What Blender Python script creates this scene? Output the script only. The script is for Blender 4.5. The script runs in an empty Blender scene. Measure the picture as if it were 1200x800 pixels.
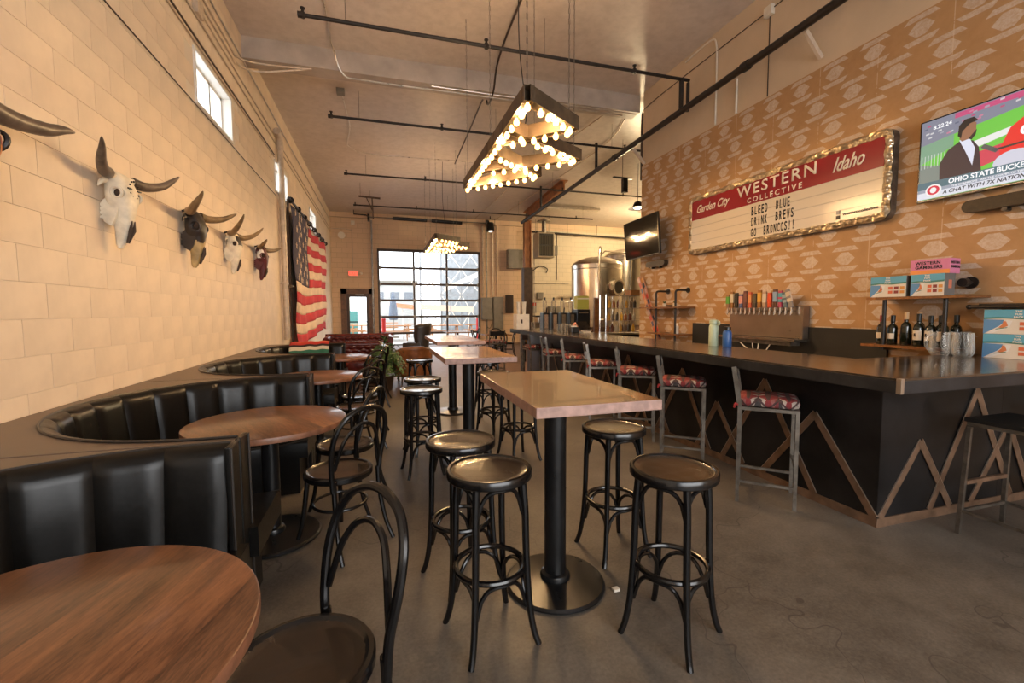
import bpy, bmesh, math, random
from mathutils import Vector, Matrix
random.seed(7)
C = bpy.context.scene.collection
PI = math.pi

# ---------------------------------------------------------------- camera
cam_d = bpy.data.cameras.new('camera'); cam = bpy.data.objects.new('camera', cam_d); C.objects.link(cam)
F_PX, CX, CY = 521.0, 600.0, 400.0
def nv(v): return v.normalized()
a_depth = nv(Vector((445-CX, -(365-CY), -F_PX)))            # hall axis in camera space
a_cross = Vector((2350-CX, -(357-CY), -F_PX)); a_cross = nv(a_cross - a_cross.dot(a_depth)*a_depth)
a_up = a_cross.cross(a_depth)
M3 = Matrix((a_cross, a_depth, a_up))
cam.matrix_world = Matrix.Translation((0, 0, 1.445)) @ M3.to_4x4()
cam_d.sensor_width = 36; cam_d.lens = F_PX/1200*36; cam_d.clip_start = .02; cam_d.clip_end = 300
bpy.context.scene.camera = cam

# ---------------------------------------------------------------- world, exposure, daylight
sc = bpy.context.scene
sc.view_settings.view_transform = 'Standard'; sc.view_settings.look = 'None'
sc.view_settings.gamma = 1; sc.view_settings.use_curve_mapping = False
sc.view_settings.exposure = 0.30
w = bpy.data.worlds.new('sky'); sc.world = w; w.use_nodes = True
wn = w.node_tree.nodes; wl = w.node_tree.links
bgn = wn['Background']; bgn.inputs[1].default_value = 3.6
bgn.inputs[0].default_value = (0.88, 0.94, 1.0, 1)
def area(name, loc, target, sx, sy, power, col):
    d = bpy.data.lights.new(name, 'AREA'); d.shape = 'RECTANGLE'; d.size = sx; d.size_y = sy
    d.energy = power; d.color = col
    o = bpy.data.objects.new(name, d); C.objects.link(o); o.location = loc
    o.rotation_euler = (Vector(target)-Vector(loc)).to_track_quat('-Z', 'Y').to_euler(); return o
# daylight entering by the shop windows behind the photographer and by the roll-up door
area('daylight_shop_window', (1.9, -3.3, 1.9), (-.6, 4, .6), 5.0, 2.2, 150, (1.0, .95, .90))
pt = area('door_portal', (2.13, 19.75, 2.0), (2.13, 10, 2.0), 4.2, 3.9, 1, (1, 1, 1)); pt.data.cycles.is_portal = True
def point(name, loc, power, col, r=.04):
    d = bpy.data.lights.new(name, 'POINT'); d.energy = power; d.color = col; d.shadow_soft_size = r
    o = bpy.data.objects.new(name, d); C.objects.link(o); o.location = loc; return o

# ---------------------------------------------------------------- node expression helper
class E_:
    def __init__(s, nt, sock): s.nt = nt; s.k = sock
    def _b(s, op, o, c=None):
        n = s.nt.nodes.new('ShaderNodeMath'); n.operation = op
        s.nt.links.new(s.k, n.inputs[0])
        if o is not None:
            if isinstance(o, E_): s.nt.links.new(o.k, n.inputs[1])
            else: n.inputs[1].default_value = o
        if c is not None: n.inputs[2].default_value = c
        return E_(s.nt, n.outputs[0])
    def __add__(s, o): return s._b('ADD', o)
    def __sub__(s, o): return s._b('SUBTRACT', o)
    def __mul__(s, o): return s._b('MULTIPLY', o)
    def __truediv__(s, o): return s._b('DIVIDE', o)
    def lt(s, o): return s._b('LESS_THAN', o)
    def gt(s, o): return s._b('GREATER_THAN', o)
    def abs(s): return s._b('ABSOLUTE', None)
    def floor(s): return s._b('FLOOR', None)
    def mod(s, o): return s._b('FLOORED_MODULO', o)
    def max(s, o): return s._b('MAXIMUM', o)
    def min(s, o): return s._b('MINIMUM', o)

class Mat:
    """small material builder"""
    def __init__(s, name, col=(.5,.5,.5), rough=.5, metal=0, coat=0, spec=.5):
        s.m = bpy.data.materials.new(name); s.m.use_nodes = True
        s.nt = s.m.node_tree; s.n = s.nt.nodes; s.l = s.nt.links
        s.b = s.n['Principled BSDF']
        s.b.inputs['Base Color'].default_value = (*col, 1); s.b.inputs['Roughness'].default_value = rough
        s.b.inputs['Metallic'].default_value = metal; s.b.inputs['Coat Weight'].default_value = coat
        s.b.inputs['Specular IOR Level'].default_value = spec
        s.col = col
    def new(s, t, **k):
        n = s.n.new(t)
        for a, v in k.items(): setattr(n, a, v)
        return n
    def coord(s, kind='Object', scale=(1,1,1), rot=(0,0,0)):
        t = s.new('ShaderNodeTexCoord'); m = s.new('ShaderNodeMapping')
        m.inputs['Scale'].default_value = scale; m.inputs['Rotation'].default_value = rot
        s.l.new(t.outputs[kind], m.inputs[0]); return m.outputs[0]
    def xyz(s, vec):
        n = s.new('ShaderNodeSeparateXYZ'); s.l.new(vec, n.inputs[0]); return [E_(s.nt, o) for o in n.outputs]
    def noise(s, vec, scale, detail=4, rough=.55):
        n = s.new('ShaderNodeTexNoise'); n.inputs['Scale'].default_value = scale
        n.inputs['Detail'].default_value = detail; n.inputs['Roughness'].default_value = rough
        s.l.new(vec, n.inputs['Vector']); return n.outputs['Fac']
    def ramp(s, fac, stops):
        n = s.new('ShaderNodeValToRGB'); e = n.color_ramp.elements
        while len(e) < len(stops): e.new(.5)
        for i, (p, c) in enumerate(stops):
            e[i].position = p; e[i].color = (*c, 1) if len(c) == 3 else c
        s.l.new(fac, n.inputs[0]); return n.outputs[0]
    def mix(s, fac, a, b, mode='MIX'):
        n = s.new('ShaderNodeMix', data_type='RGBA', blend_type=mode)
        for sock, v in ((n.inputs[0], fac), (n.inputs[6], a), (n.inputs[7], b)):
            if isinstance(v, (int, float)): sock.default_value = v
            elif isinstance(v, tuple): sock.default_value = (*v, 1)
            elif isinstance(v, E_): s.l.new(v.k, sock)
            else: s.l.new(v, sock)
        return n.outputs[2]
    def setc(s, sock): s.l.new(sock, s.b.inputs['Base Color']); return s
    def setr(s, fac, lo, hi):
        n = s.new('ShaderNodeMapRange'); n.inputs[3].default_value = lo; n.inputs[4].default_value = hi
        s.l.new(fac, n.inputs[0]); s.l.new(n.outputs[0], s.b.inputs['Roughness']); return s
    def bump(s, h, strength=.3, dist=.01):
        n = s.new('ShaderNodeBump'); n.inputs['Strength'].default_value = strength
        n.inputs['Distance'].default_value = dist
        s.l.new(h, n.inputs['Height']); s.l.new(n.outputs[0], s.b.inputs['Normal']); return s
    def emit(s, col, st):
        s.b.inputs['Emission Color'].default_value = (*col, 1); s.b.inputs['Emission Strength'].default_value = st; return s

def varied(name, col, rough=.5, metal=0, amt=.25, scale=8, bump=.1, coat=0, spec=.5, kind='Object'):
    M = Mat(name, col, rough, metal, coat, spec)
    v = M.coord(kind); f = M.noise(v, scale, 5)
    lo = tuple(c*(1-amt) for c in col); hi = tuple(min(1, c*(1+amt)) for c in col)
    M.setc(M.ramp(f, [(.36, lo), (.64, hi)]))
    M.setr(f, max(0, rough-.08), min(1, rough+.08))
    if bump: M.bump(M.noise(v, scale*6, 3), bump, .004)
    return M.m
def flat(name, col, rough=.5, metal=0, coat=0, spec=.5): return Mat(name, col, rough, metal, coat, spec).m
def glow(name, col, st): return Mat(name, (0,0,0), .5).emit(col, st).m

def wood(name, dark, light, plank=.085, axis=0, rough=.32, coat=.15, amt=1.0, edge=None):
    """boards side by side across `axis`, grain along the other one"""
    M = Mat(name, light, rough, 0, coat)
    v = M.coord('Object'); x, y, z = M.xyz(v)
    a = (x, y)[axis]
    idx = (a/plank).floor()
    wn_ = M.new('ShaderNodeTexWhiteNoise', noise_dimensions='1D'); M.l.new(idx.k, wn_.inputs['W'])
    sc_ = (9, 1.2, 9) if axis == 0 else (1.2, 9, 9)
    comb = M.new('ShaderNodeCombineXYZ'); M.l.new((E_(M.nt, wn_.outputs[0])*7).k, comb.inputs[1-axis])
    add = M.new('ShaderNodeVectorMath', operation='ADD'); M.l.new(v, add.inputs[0]); M.l.new(comb.outputs[0], add.inputs[1])
    mp = M.new('ShaderNodeMapping'); mp.inputs['Scale'].default_value = sc_; M.l.new(add.outputs[0], mp.inputs[0])
    g = M.noise(mp.outputs[0], 2.2, 8, .65)
    mp2 = M.new('ShaderNodeMapping'); mp2.inputs['Scale'].default_value = tuple(q*6 for q in sc_); M.l.new(add.outputs[0], mp2.inputs[0])
    g2 = M.noise(mp2.outputs[0], 3, 3, .6)
    base = M.ramp(g, [(.38, dark), (.62, light)])
    t = E_(M.nt, wn_.outputs[0])
    tone = M.mix(t, (.55, .55, .56), (1.35, 1.28, 1.20))
    c = M.mix(1.0, base, tone, 'MULTIPLY')
    c = M.mix(.35*amt, c, M.ramp(g2, [(.36, tuple(q*.7 for q in dark)), (.62, light)]), 'MIX')
    M.setc(c); M.setr(g, rough, rough+.05); M.bump(g2, .03, .001)
    return M.m

# ---------------------------------------------------------------- mesh builder
def frame_of(t):
    t = t.normalized(); up = Vector((0,0,1)) if abs(t.z) < .95 else Vector((1,0,0))
    a = t.cross(up).normalized(); return a, t.cross(a).normalized()
def smooth_path(pts, n=5, closed=False):
    P_ = [Vector(p) for p in pts]; out = []; N = len(P_)
    for i in range(N if closed else N-1):
        if closed: p0, p1, p2, p3 = P_[i-1], P_[i], P_[(i+1) % N], P_[(i+2) % N]
        else: p0, p1, p2, p3 = P_[max(i-1, 0)], P_[i], P_[i+1], P_[min(i+2, N-1)]
        for k in range(n):
            t = k/n
            out.append(.5*((2*p1)+(-p0+p2)*t+(2*p0-5*p1+4*p2-p3)*t*t+(-p0+3*p1-3*p2+p3)*t*t*t))
    if not closed: out.append(P_[-1])
    return out
class B:
    def __init__(s): s.v = []; s.f = []; s.mi = []; s.m = 0
    def mat(s, i): s.m = i; return s
    def _f(s, *ids): s.f.append(tuple(ids)); s.mi.append(s.m)
    def box(s, x0, x1, y0, y1, z0, z1, R=None, o=(0,0,0)):
        i = len(s.v)
        for z in (z0, z1):
            for x, y in ((x0,y0),(x1,y0),(x1,y1),(x0,y1)):
                p = Vector((x, y, z))
                if R is not None: p = R @ p + Vector(o)
                s.v.append(tuple(p))
        for q in ((0,3,2,1),(4,5,6,7),(0,1,5,4),(1,2,6,5),(2,3,7,6),(3,0,4,7)): s._f(*[i+k for k in q])
        return s
    def bar(s, p0, p1, wd, ht, up=(0,0,1)):
        """rectangular bar between two points"""
        p0, p1 = Vector(p0), Vector(p1); t = (p1-p0).normalized(); up = Vector(up)
        if abs(t.dot(up)) > .98: up = Vector((1,0,0))
        a = t.cross(up).normalized(); b = a.cross(t).normalized(); i = len(s.v)
        for p in (p0, p1):
            for u, w_ in ((-1,-1),(1,-1),(1,1),(-1,1)): s.v.append(tuple(p + a*u*wd/2 + b*w_*ht/2))
        for q in ((0,1,2,3),(4,7,6,5),(0,4,5,1),(1,5,6,2),(2,6,7,3),(3,7,4,0)): s._f(*[i+k for k in q])
        return s
    def tube(s, pts, r, seg=8, closed=False, caps=True, flat_=1.0):
        P_ = [Vector(p) for p in pts]; n = len(P_); i0 = len(s.v); prev = None
        for k, p in enumerate(P_):
            t = (P_[(k+1) % n]-P_[k-1]) if closed else (P_[min(k+1,n-1)]-P_[max(k-1,0)])
            t.normalize()
            if prev is None: a, b = frame_of(t)
            else:
                a = prev - t*prev.dot(t)
                if a.length < 1e-6: a, b = frame_of(t)
                a.normalize(); b = t.cross(a)
            prev = a; rr = r[k] if isinstance(r, (list, tuple)) else r
            for j in range(seg):
                th = 2*PI*j/seg; s.v.append(tuple(p + (a*math.cos(th)+b*math.sin(th)*flat_)*rr))
        m = n if closed else n-1
        for k in range(m):
            for j in range(seg):
                a0 = i0+k*seg+j; a1 = i0+k*seg+(j+1) % seg; b0 = i0+((k+1) % n)*seg+j; b1 = i0+((k+1) % n)*seg+(j+1) % seg
                s._f(a0, a1, b1, b0)
        if caps and not closed:
            s._f(*[i0+j for j in range(seg)][::-1]); s._f(*[i0+(n-1)*seg+j for j in range(seg)])
        return s
    def cyl(s, p0, p1, r, r2=None, seg=16): return s.tube([p0, p1], [r, r if r2 is None else r2], seg)
    def lathe(s, prof, seg=24, o=(0,0,0), R=None, cap=True):
        i0 = len(s.v)
        for (r, z) in prof:
            for j in range(seg):
                th = 2*PI*j/seg; p = Vector((r*math.cos(th), r*math.sin(th), z))
                if R is not None: p = R @ p
                s.v.append(tuple(p + Vector(o)))
        for k in range(len(prof)-1):
            for j in range(seg):
                s._f(i0+k*seg+j, i0+k*seg+(j+1) % seg, i0+(k+1)*seg+(j+1) % seg, i0+(k+1)*seg+j)
        if cap:
            if prof[0][0] > 1e-5: s._f(*[i0+j for j in range(seg)][::-1])
            if prof[-1][0] > 1e-5: s._f(*[i0+(len(prof)-1)*seg+j for j in range(seg)])
        return s
    def prism(s, poly, f0, f1):
        """poly of 2d points; f0/f1 turn a 2d point into its 3d place on either side"""
        i = len(s.v); n = len(poly)
        for p in poly: s.v.append(tuple(f0(*p)))
        for p in poly: s.v.append(tuple(f1(*p)))
        s._f(*[i+k for k in range(n)][::-1]); s._f(*[i+n+k for k in range(n)])
        for k in range(n): s._f(i+k, i+(k+1) % n, i+n+(k+1) % n, i+n+k)
        return s
    def face(s, pts):
        i = len(s.v); s.v += [tuple(p) for p in pts]; s._f(*range(i, i+len(pts))); return s
    def grid(s, fn, nu, nv_, closeu=False):
        i = len(s.v)
        for a in range(nu):
            for b in range(nv_): s.v.append(tuple(fn(a/(nu if closeu else nu-1), b/(nv_-1))))
        for a in range(nu if closeu else nu-1):
            for b in range(nv_-1):
                a1 = (a+1) % nu
                s._f(i+a*nv_+b, i+a1*nv_+b, i+a1*nv_+b+1, i+a*nv_+b+1)
        return s
    def sphere(s, c, r, seg=12, rings=8, sc=(1,1,1)):
        c = Vector(c)
        pr = [(math.sin(PI*k/rings), -math.cos(PI*k/rings)) for k in range(rings+1)]
        i0 = len(s.v)
        for (q, z) in pr:
            for j in range(seg):
                th = 2*PI*j/seg; s.v.append((c.x+q*math.cos(th)*r*sc[0], c.y+q*math.sin(th)*r*sc[1], c.z+z*r*sc[2]))
        for k in range(rings):
            for j in range(seg): s._f(i0+k*seg+j, i0+k*seg+(j+1) % seg, i0+(k+1)*seg+(j+1) % seg, i0+(k+1)*seg+j)
        return s
    def mesh(s, name, mats, smooth=True, angle=35, fix=True, bev=0):
        me = bpy.data.meshes.new(name); me.from_pydata(s.v, [], s.f)
        if not isinstance(mats, (list, tuple)): mats = [mats]
        for m in mats: me.materials.append(m)
        for p, k in zip(me.polygons, s.mi): p.material_index = k
        bm = bmesh.new(); bm.from_mesh(me)
        bmesh.ops.remove_doubles(bm, verts=bm.verts, dist=1e-5)
        if bev: bmesh.ops.bevel(bm, geom=list(bm.edges), offset=bev, segments=2, affect='EDGES', profile=.6)
        if fix: bmesh.ops.recalc_face_normals(bm, faces=bm.faces)
        bm.to_mesh(me); bm.free()
        if smooth:
            me.polygons.foreach_set('use_smooth', [True]*len(me.polygons)); me.set_sharp_from_angle(angle=math.radians(angle))
        return me
    def obj(s, name, mats, parent=None, **k):
        return link(name, s.mesh(name, mats, **k), parent)
def link(name, me, parent=None, loc=None, rot=None):
    o = bpy.data.objects.new(name, me); C.objects.link(o)
    if parent is not None: o.parent = parent
    if loc is not None: o.location = loc
    if rot is not None: o.rotation_euler = rot
    return o
def tag(o, label, cat, group=None):
    o['label'] = label; o['category'] = cat
    if group: o['group'] = group
    return o
def thing(name, label, cat, loc=(0,0,0), rz=0, group=None):
    o = bpy.data.objects.new(name, None); C.objects.link(o); o.empty_display_size = .1
    o.location = loc; o.rotation_euler = (0, 0, rz); return tag(o, label, cat, group)
def struct(name, b, mat, **k):
    o = b.obj(name, mat, None, **k); o['kind'] = 'structure'; return o
def stuff(o): o['kind'] = 'stuff'; return o
def dup(root, loc, rz, label, group=None):
    r = root.copy(); C.objects.link(r); r.location = loc; r.rotation_euler = (root.rotation_euler[0], root.rotation_euler[1], rz)
    r['label'] = label
    if group: r['group'] = group
    for ch in list(root.children):
        c = ch.copy(); C.objects.link(c); c.parent = r
        for g in ch.children:
            d = g.copy(); C.objects.link(d); d.parent = c
    return r
def text_mesh(body, size, mat, extrude=.002, shear=0, spacing=1, align='LEFT', bold=0):
    cu = bpy.data.curves.new('lettering', 'FONT'); cu.body = body; cu.size = size; cu.extrude = extrude
    cu.shear = shear; cu.space_character = spacing; cu.align_x = align; cu.offset = bold; cu.resolution_u = 3
    o = bpy.data.objects.new('lettering', cu); C.objects.link(o)
    dg = bpy.context.evaluated_depsgraph_get(); dg.update()
    me = bpy.data.meshes.new_from_object(o.evaluated_get(dg)); bpy.data.objects.remove(o)
    me.materials.clear(); me.materials.append(mat); return me
R_WALL_E = Matrix(((0,0,-1),(-1,0,0),(0,1,0)))      # text plane on the right wall: x->-Y, y->+Z, faces -X
def wall_text(name, body, size, mat, parent, x, y, z, sx=1, **k):
    me = text_mesh(body, size, mat, **k)
    me.transform((R_WALL_E.to_4x4()) @ Matrix.Diagonal((sx,1,1,1)))
    return link(name, me, parent, (x, y, z))

# ================================================================= MATERIALS
m_block = varied('cream_block_paint', (.74, .605, .46), .55, 0, .07, 3, .12)
def m_plainwall(name, col):
    M = Mat(name, col, .6)
    v = M.coord('Object'); f = M.noise(v, 1.3, 5)
    M.setc(M.ramp(f, [(.3, tuple(c*.88 for c in col)), (.7, tuple(min(1,c*1.06) for c in col))]))
    M.bump(M.noise(v, 60, 3), .15, .003); return M.m
m_mortar = m_plainwall('painted_mortar', (.80, .69, .56))
m_drywall = m_plainwall('cream_drywall_paint', (.62, .48, .33))
def m_backwall(name, col):
    M = Mat(name, col, .6); v = M.coord('Object')
    t = M.new('ShaderNodeTexBrick'); mp = M.new('ShaderNodeMapping'); mp.inputs['Rotation'].default_value = (PI/2, 0, 0)
    M.l.new(v, mp.inputs[0]); M.l.new(mp.outputs[0], t.inputs['Vector'])
    t.inputs['Scale'].default_value = 1; t.inputs['Brick Width'].default_value = .406; t.inputs['Row Height'].default_value = .203
    t.inputs['Mortar Size'].default_value = .006
    t.inputs['Color1'].default_value = (*col, 1); t.inputs['Color2'].default_value = (*[c*.95 for c in col], 1)
    t.inputs['Mortar'].default_value = (*[c*.72 for c in col], 1)
    M.setc(t.outputs[0]); return M.m
m_back_tan = m_backwall('tan_painted_block', (.70, .50, .33))
m_back_white = m_backwall('off_white_painted_block', (.66, .57, .43))
def m_ceiling():
    M = Mat('painted_ceiling_deck', (.36, .30, .26), .42)
    v = M.coord('Object'); f = M.noise(v, .5, 6, .6); g = M.noise(v, 6, 5, .7)
    c = M.ramp(f, [(.3, (.50, .435, .385)), (.7, (.64, .56, .50))])
    c = M.mix(.25, c, M.ramp(g, [(.35, (.32, .26, .22)), (.6, (.64, .56, .50))]))
    M.setc(c); M.setr(f, .3, .5); return M.m
m_ceil = m_ceiling()
def m_concrete():
    M = Mat('concrete_stain_and_reflection', (.12, .1, .08), .35, 0, .0, .5)
    v = M.coord('Object'); f = M.noise(v, .7, 8, .62); g = M.noise(v, 5, 8, .7); h = M.noise(v, 60, 4, .7)
    c = M.ramp(f, [(.36, (.045, .036, .028)), (.5, (.10, .085, .068)), (.66, (.20, .175, .145))])
    c = M.mix(.4, c, M.ramp(g, [(.36, (.045, .036, .028)), (.64, (.19, .165, .14))]))
    c = M.mix(.28, c, M.ramp(h, [(.3, (.03, .024, .018)), (.7, (.22, .19, .16))]))
    x, y, z = M.xyz(v)
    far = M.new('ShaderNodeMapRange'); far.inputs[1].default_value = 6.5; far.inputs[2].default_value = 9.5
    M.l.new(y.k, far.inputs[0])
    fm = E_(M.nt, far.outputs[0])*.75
    c = M.mix(fm, c, (.17, .085, .055))  # far floor reddened: a pink reflection painted in along with the stain
    vor = M.new('ShaderNodeTexVoronoi', feature='DISTANCE_TO_EDGE'); vor.inputs['Scale'].default_value = .55
    wob = M.new('ShaderNodeVectorMath', operation='ADD'); nz = M.new('ShaderNodeTexNoise'); nz.inputs['Scale'].default_value = 2.5
    M.l.new(v, nz.inputs['Vector']); M.l.new(v, wob.inputs[0]); M.l.new(nz.outputs['Color'], wob.inputs[1]); M.l.new(wob.outputs[0], vor.inputs['Vector'])
    crack = E_(M.nt, vor.outputs[0]).lt(.0025)*.6
    c = M.mix(crack, c, (.04, .033, .028))
    M.setc(c); M.setr(g, .34, .62); M.bump(h, .12, .003); return M.m
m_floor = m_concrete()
def m_wallpaper():
    M = Mat('stencilled_kraft_board', (.4, .25, .13), .75)
    v = M.coord('Object'); x, y, z = M.xyz(v)
    f = M.noise(v, .8, 5); h = M.noise(v, 45, 4, .75); g = M.noise(v, 9, 5, .7)
    rowh, colw = .287, .402
    zz = (z - 1.99 + rowh/2)/rowh; row = zz.floor(); lz = (zz - row - .5)*rowh
    yy = (y - 3.597)/colw + row*.5 + .5; coli = yy.floor(); ly = (yy - coli - .5)*colw
    alz = lz.abs(); aly = ly.abs()
    dia = (aly/.098 + alz/.095).lt(1.08).min(alz.lt(.066))
    # top band narrows upward, bottom band narrows downward
    band = (alz - .105).abs().lt(.023).min((aly + (alz-.105)*1.0).lt(.122))
    mk = dia.max(band)
    worn = (E_(M.nt, h)*1.5 - .15).max(.1).min(.9) * (E_(M.nt, g)*.9+.42)
    mk = mk*worn
    paper = M.ramp(f, [(.3, (.38, .205, .085)), (.7, (.47, .265, .115))])
    paper = M.mix(.25, paper, M.ramp(g, [(.3, (.32, .17, .065)), (.7, (.54, .33, .17))]))
    c = M.mix(mk, paper, (.66, .58, .50))
    seam = ((y/.61).mod(1.0) - .5).abs().lt(.006)*E_(M.nt, g).gt(.46)*.5
    c = M.mix(seam, c, (.68, .56, .42))
    M.setc(c); M.bump(h, .1, .002); return M.m
m_paper = m_wallpaper()
m_black = varied('black_lacquered_wood', (.005, .0045, .0045), .22, 0, .3, 8, .04)
m_blackmetal = varied('black_powder_coat', (.007, .007, .0075), .30, 0, .3, 14, .05)
m_seatdark = wood('dark_stained_seat_wood', (.022, .014, .009), (.060, .039, .024), .2, 0, .24, .35)
m_chairseat = wood('dark_chair_seat_wood', (.014, .009, .006), (.042, .027, .018), .2, 0, .24, .3)
m_vinyl = varied('black_vinyl_upholstery', (.005, .0045, .004), .32, 0, .25, 60, .03, 0, .32)
m_vinyltop = varied('vinyl_ledge_wall_sheen', (.15, .105, .076), .45, 0, .15, 4, .04)  # black vinyl made brown: wall light reflected on its top, put into the colour
m_piping = flat('vinyl_piping', (.02, .015, .012), .4)
m_walnut = wood('oiled_walnut_boards', (.085, .034, .016), (.26, .115, .055), .085, 0, .27, .15)
m_walnut_edge = varied('walnut_edge', (.20, .085, .045), .4, 0, .25, 20, .1)
m_hightop = wood('worn_oak_boards', (.095, .040, .013), (.34, .16, .058), .095, 0, .22, .25)
m_hightop_edge = varied('raw_pink_brown_edge', (.36, .22, .18), .5, 0, .2, 25, .15)
m_steel_raw = varied('raw_steel_tube', (.20, .18, .155), .38, .8, .3, 12, .1)
m_steel = varied('brushed_stainless', (.60, .55, .48), .24, 1, .12, 3, .03)
m_chrome = flat('chrome', (.75, .73, .7), .12, 1)
m_barsteel = varied('blackened_steel_sheet', (.024, .023, .024), .34, .55, .45, 2.2, .06)
m_bartop = varied('waxed_steel_counter', (.17, .135, .105), .17, .75, .3, 1.6, .05)
m_fascia = varied('blue_black_steel_edge', (.045, .048, .055), .34, .6, .3, 4, .05)
m_copper = varied('bronze_strip', (.20, .120, .075), .45, .35, .25, 9, .1)
m_copperedge = flat('bright_steel_edge', (.5, .42, .34), .3, .8)
def m_kilim(name='red_kilim_fabric', sc_=1.0):
    M = Mat(name, (.3, .05, .05), .85)
    v = M.coord('Object'); x, y, z = M.xyz(v)
    a = ((x*sc_/.13).mod(1.0) - .5).abs(); b = ((y*sc_/.13).mod(1.0) - .5).abs(); s1 = (a + b)
    band = (x*sc_/.065).floor().mod(3.0)
    n = M.noise(v, 60, 3)
    c = M.mix(s1.lt(.40), (.20, .012, .016), (.42, .36, .31))
    c = M.mix(s1.lt(.22), c, (.03, .028, .03))
    c = M.mix(band.lt(.5)*.8, c, (.22, .015, .02))
    c = M.mix((z*14 + a*2).mod(1.0).lt(.28), c, (.05, .02, .02))
    c = M.mix(.10, c, M.ramp(n, [(.3, (.02, .01, .01)), (.7, (.4, .3, .28))]))
    M.setc(c); M.bump(n, .4, .003); return M.m
m_kil = m_kilim()
m_leather = varied('chestnut_leather', (.20, .075, .028), .33, 0, .35, 6, .25)
m_oxblood = varied('oxblood_leather', (.085, .014, .012), .24, 0, .35, 10, .25)
m_darkleather = varied('charcoal_leather', (.028, .024, .022), .35, 0, .3, 8, .2)
m_grey = varied('grey_enamel', (.22, .20, .17), .45, .1, .1, 5, .05)
m_conduit = varied('painted_conduit', (.55, .44, .33), .4, .1, .15, 10, .05)
m_conduit_b = varied('bare_conduit', (.55, .50, .44), .3, .8, .15, 10, .05)
m_pipe = varied('black_iron_pipe', (.022, .016, .013), .45, .3, .3, 14, .1)
m_white = varied('white_plastic', (.72, .66, .56), .45, 0, .08, 8, .03)
m_winframe = flat('white_window_frame', (.75, .72, .66), .4)
m_doorframe = varied('brown_stained_frame', (.13, .062, .028), .45, 0, .25, 8, .1)
m_darkbrown = flat('dark_bronze_frame', (.05, .030, .020), .4, .3)
m_rust = varied('orange_primer_steel', (.34, .135, .045), .5, .1, .25, 4, .1)
m_rustdark = varied('dark_wrapped_post', (.055, .028, .014), .6, 0, .3, 6, .1)
def m_glass():
    M = Mat('window_glass', (1,1,1)); n = M.n; out = n['Material Output']
    tr = M.new('ShaderNodeBsdfTransparent'); gl = M.new('ShaderNodeBsdfGlossy'); gl.inputs['Roughness'].default_value = .02
    fr = M.new('ShaderNodeLayerWeight'); fr.inputs[0].default_value = .12; mx = M.new('ShaderNodeMixShader')
    M.l.new(fr.outputs['Fresnel'], mx.inputs[0]); M.l.new(tr.outputs[0], mx.inputs[1]); M.l.new(gl.outputs[0], mx.inputs[2])
    M.l.new(mx.outputs[0], out.inputs[0]); return M.m
m_gl = m_glass()
def m_drinkglass(name, col=(1,1,1), body=.25):
    M = Mat(name, col, .03); n = M.n; out = n['Material Output']
    tr = M.new('ShaderNodeBsdfTransparent'); tr.inputs[0].default_value = (*[.8*c+.1 for c in col], 1)
    lw = M.new('ShaderNodeLayerWeight'); lw.inputs[0].default_value = body; mx = M.new('ShaderNodeMixShader')
    M.b.inputs['Base Color'].default_value = (.75, .72, .66, 1); M.b.inputs['Metallic'].default_value = .3
    M.l.new(lw.outputs['Facing'], mx.inputs[0]); M.l.new(tr.outputs[0], mx.inputs[1]); M.l.new(M.b.outputs[0], mx.inputs[2])
    M.l.new(mx.outputs[0], out.inputs[0]); return M.m
m_mug = m_drinkglass('clear_drinking_glass', (1,1,1), .45)
m_bottle = flat('dark_green_bottle_glass', (.010, .012, .006), .06, 0, .5)
m_rubber = flat('black_rubber', (.02, .02, .02), .7)

# ================================================================= SETTING
XL, XR, YB, ZC, YF = -1.85, 4.8, 19.6, 5.48, -3.5
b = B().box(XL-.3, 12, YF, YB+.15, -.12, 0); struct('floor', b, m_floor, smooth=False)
b = B().box(XL-.3, 12, YF, YB+.15, ZC, ZC+.15); struct('ceiling', b, m_ceil, smooth=False)

# left wall: backing with three high windows, concrete blocks laid over it
WINS = [(5.72, 6.98, 3.70, 4.30), (9.55, 10.75, 3.74, 4.34), (13.95, 15.15, 3.80, 4.42)]
def wall_with_holes(axis, a0, a1, z0, z1, holes, t0, t1):
    b = B(); ys = sorted({a0, a1, *[h[0] for h in holes], *[h[1] for h in holes]})
    for ya, yb in zip(ys, ys[1:]):
        hs = sorted([(h[2], h[3]) for h in holes if h[0] <= ya+1e-6 and h[1] >= yb-1e-6]); z = z0
        for h0, h1 in hs:
            if h0 > z: b.box(*((t0, t1, ya, yb) if axis == 'y' else (ya, yb, t0, t1)), z, h0)
            z = h1
        b.box(*((t0, t1, ya, yb) if axis == 'y' else (ya, yb, t0, t1)), z, z1)
    return b
wl_ = struct('wall_left', wall_with_holes('y', YF, YB, 0, ZC, WINS, XL-.28, XL-.005), m_mortar, smooth=False)
blk = B().box(0, .010, .0015, .4045, .0012, .2018).mesh('block', m_block, smooth=False, bev=.0015)
halves = {}
cand = []
for r in range(27):
    z = r*.2032 - .012
    if z < .6: continue
    off = .203 if r % 2 else 0
    y = 1.2 + off - .18
    while y < 19.4:
        if not any(y+.406 > w_[0]-.02 and y < w_[1]+.02 and z+.203 > w_[2]-.02 and z < w_[3]+.02 for w_ in WINS):
            cand.append((y, z))
        y += .4064
cand = [c for c in cand if c[1]+.2 <= ZC]
cand.sort(key=lambda c: (c[0]+.2)**2 + (c[1]-1.445)**2)
near = [c for c in cand if c[0] > 2.0][:300]; ns = set(near)
for (y, z) in near: link('block', blk, wl_, (XL-.010, y, z))
rest = B()
for (y, z) in cand:
    if (y, z) not in ns: rest.box(XL-.010, XL, y+.0015, y+.4045, z+.0012, z+.2018)
stuff(rest.obj('block_courses', m_block, wl_, smooth=False))

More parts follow.
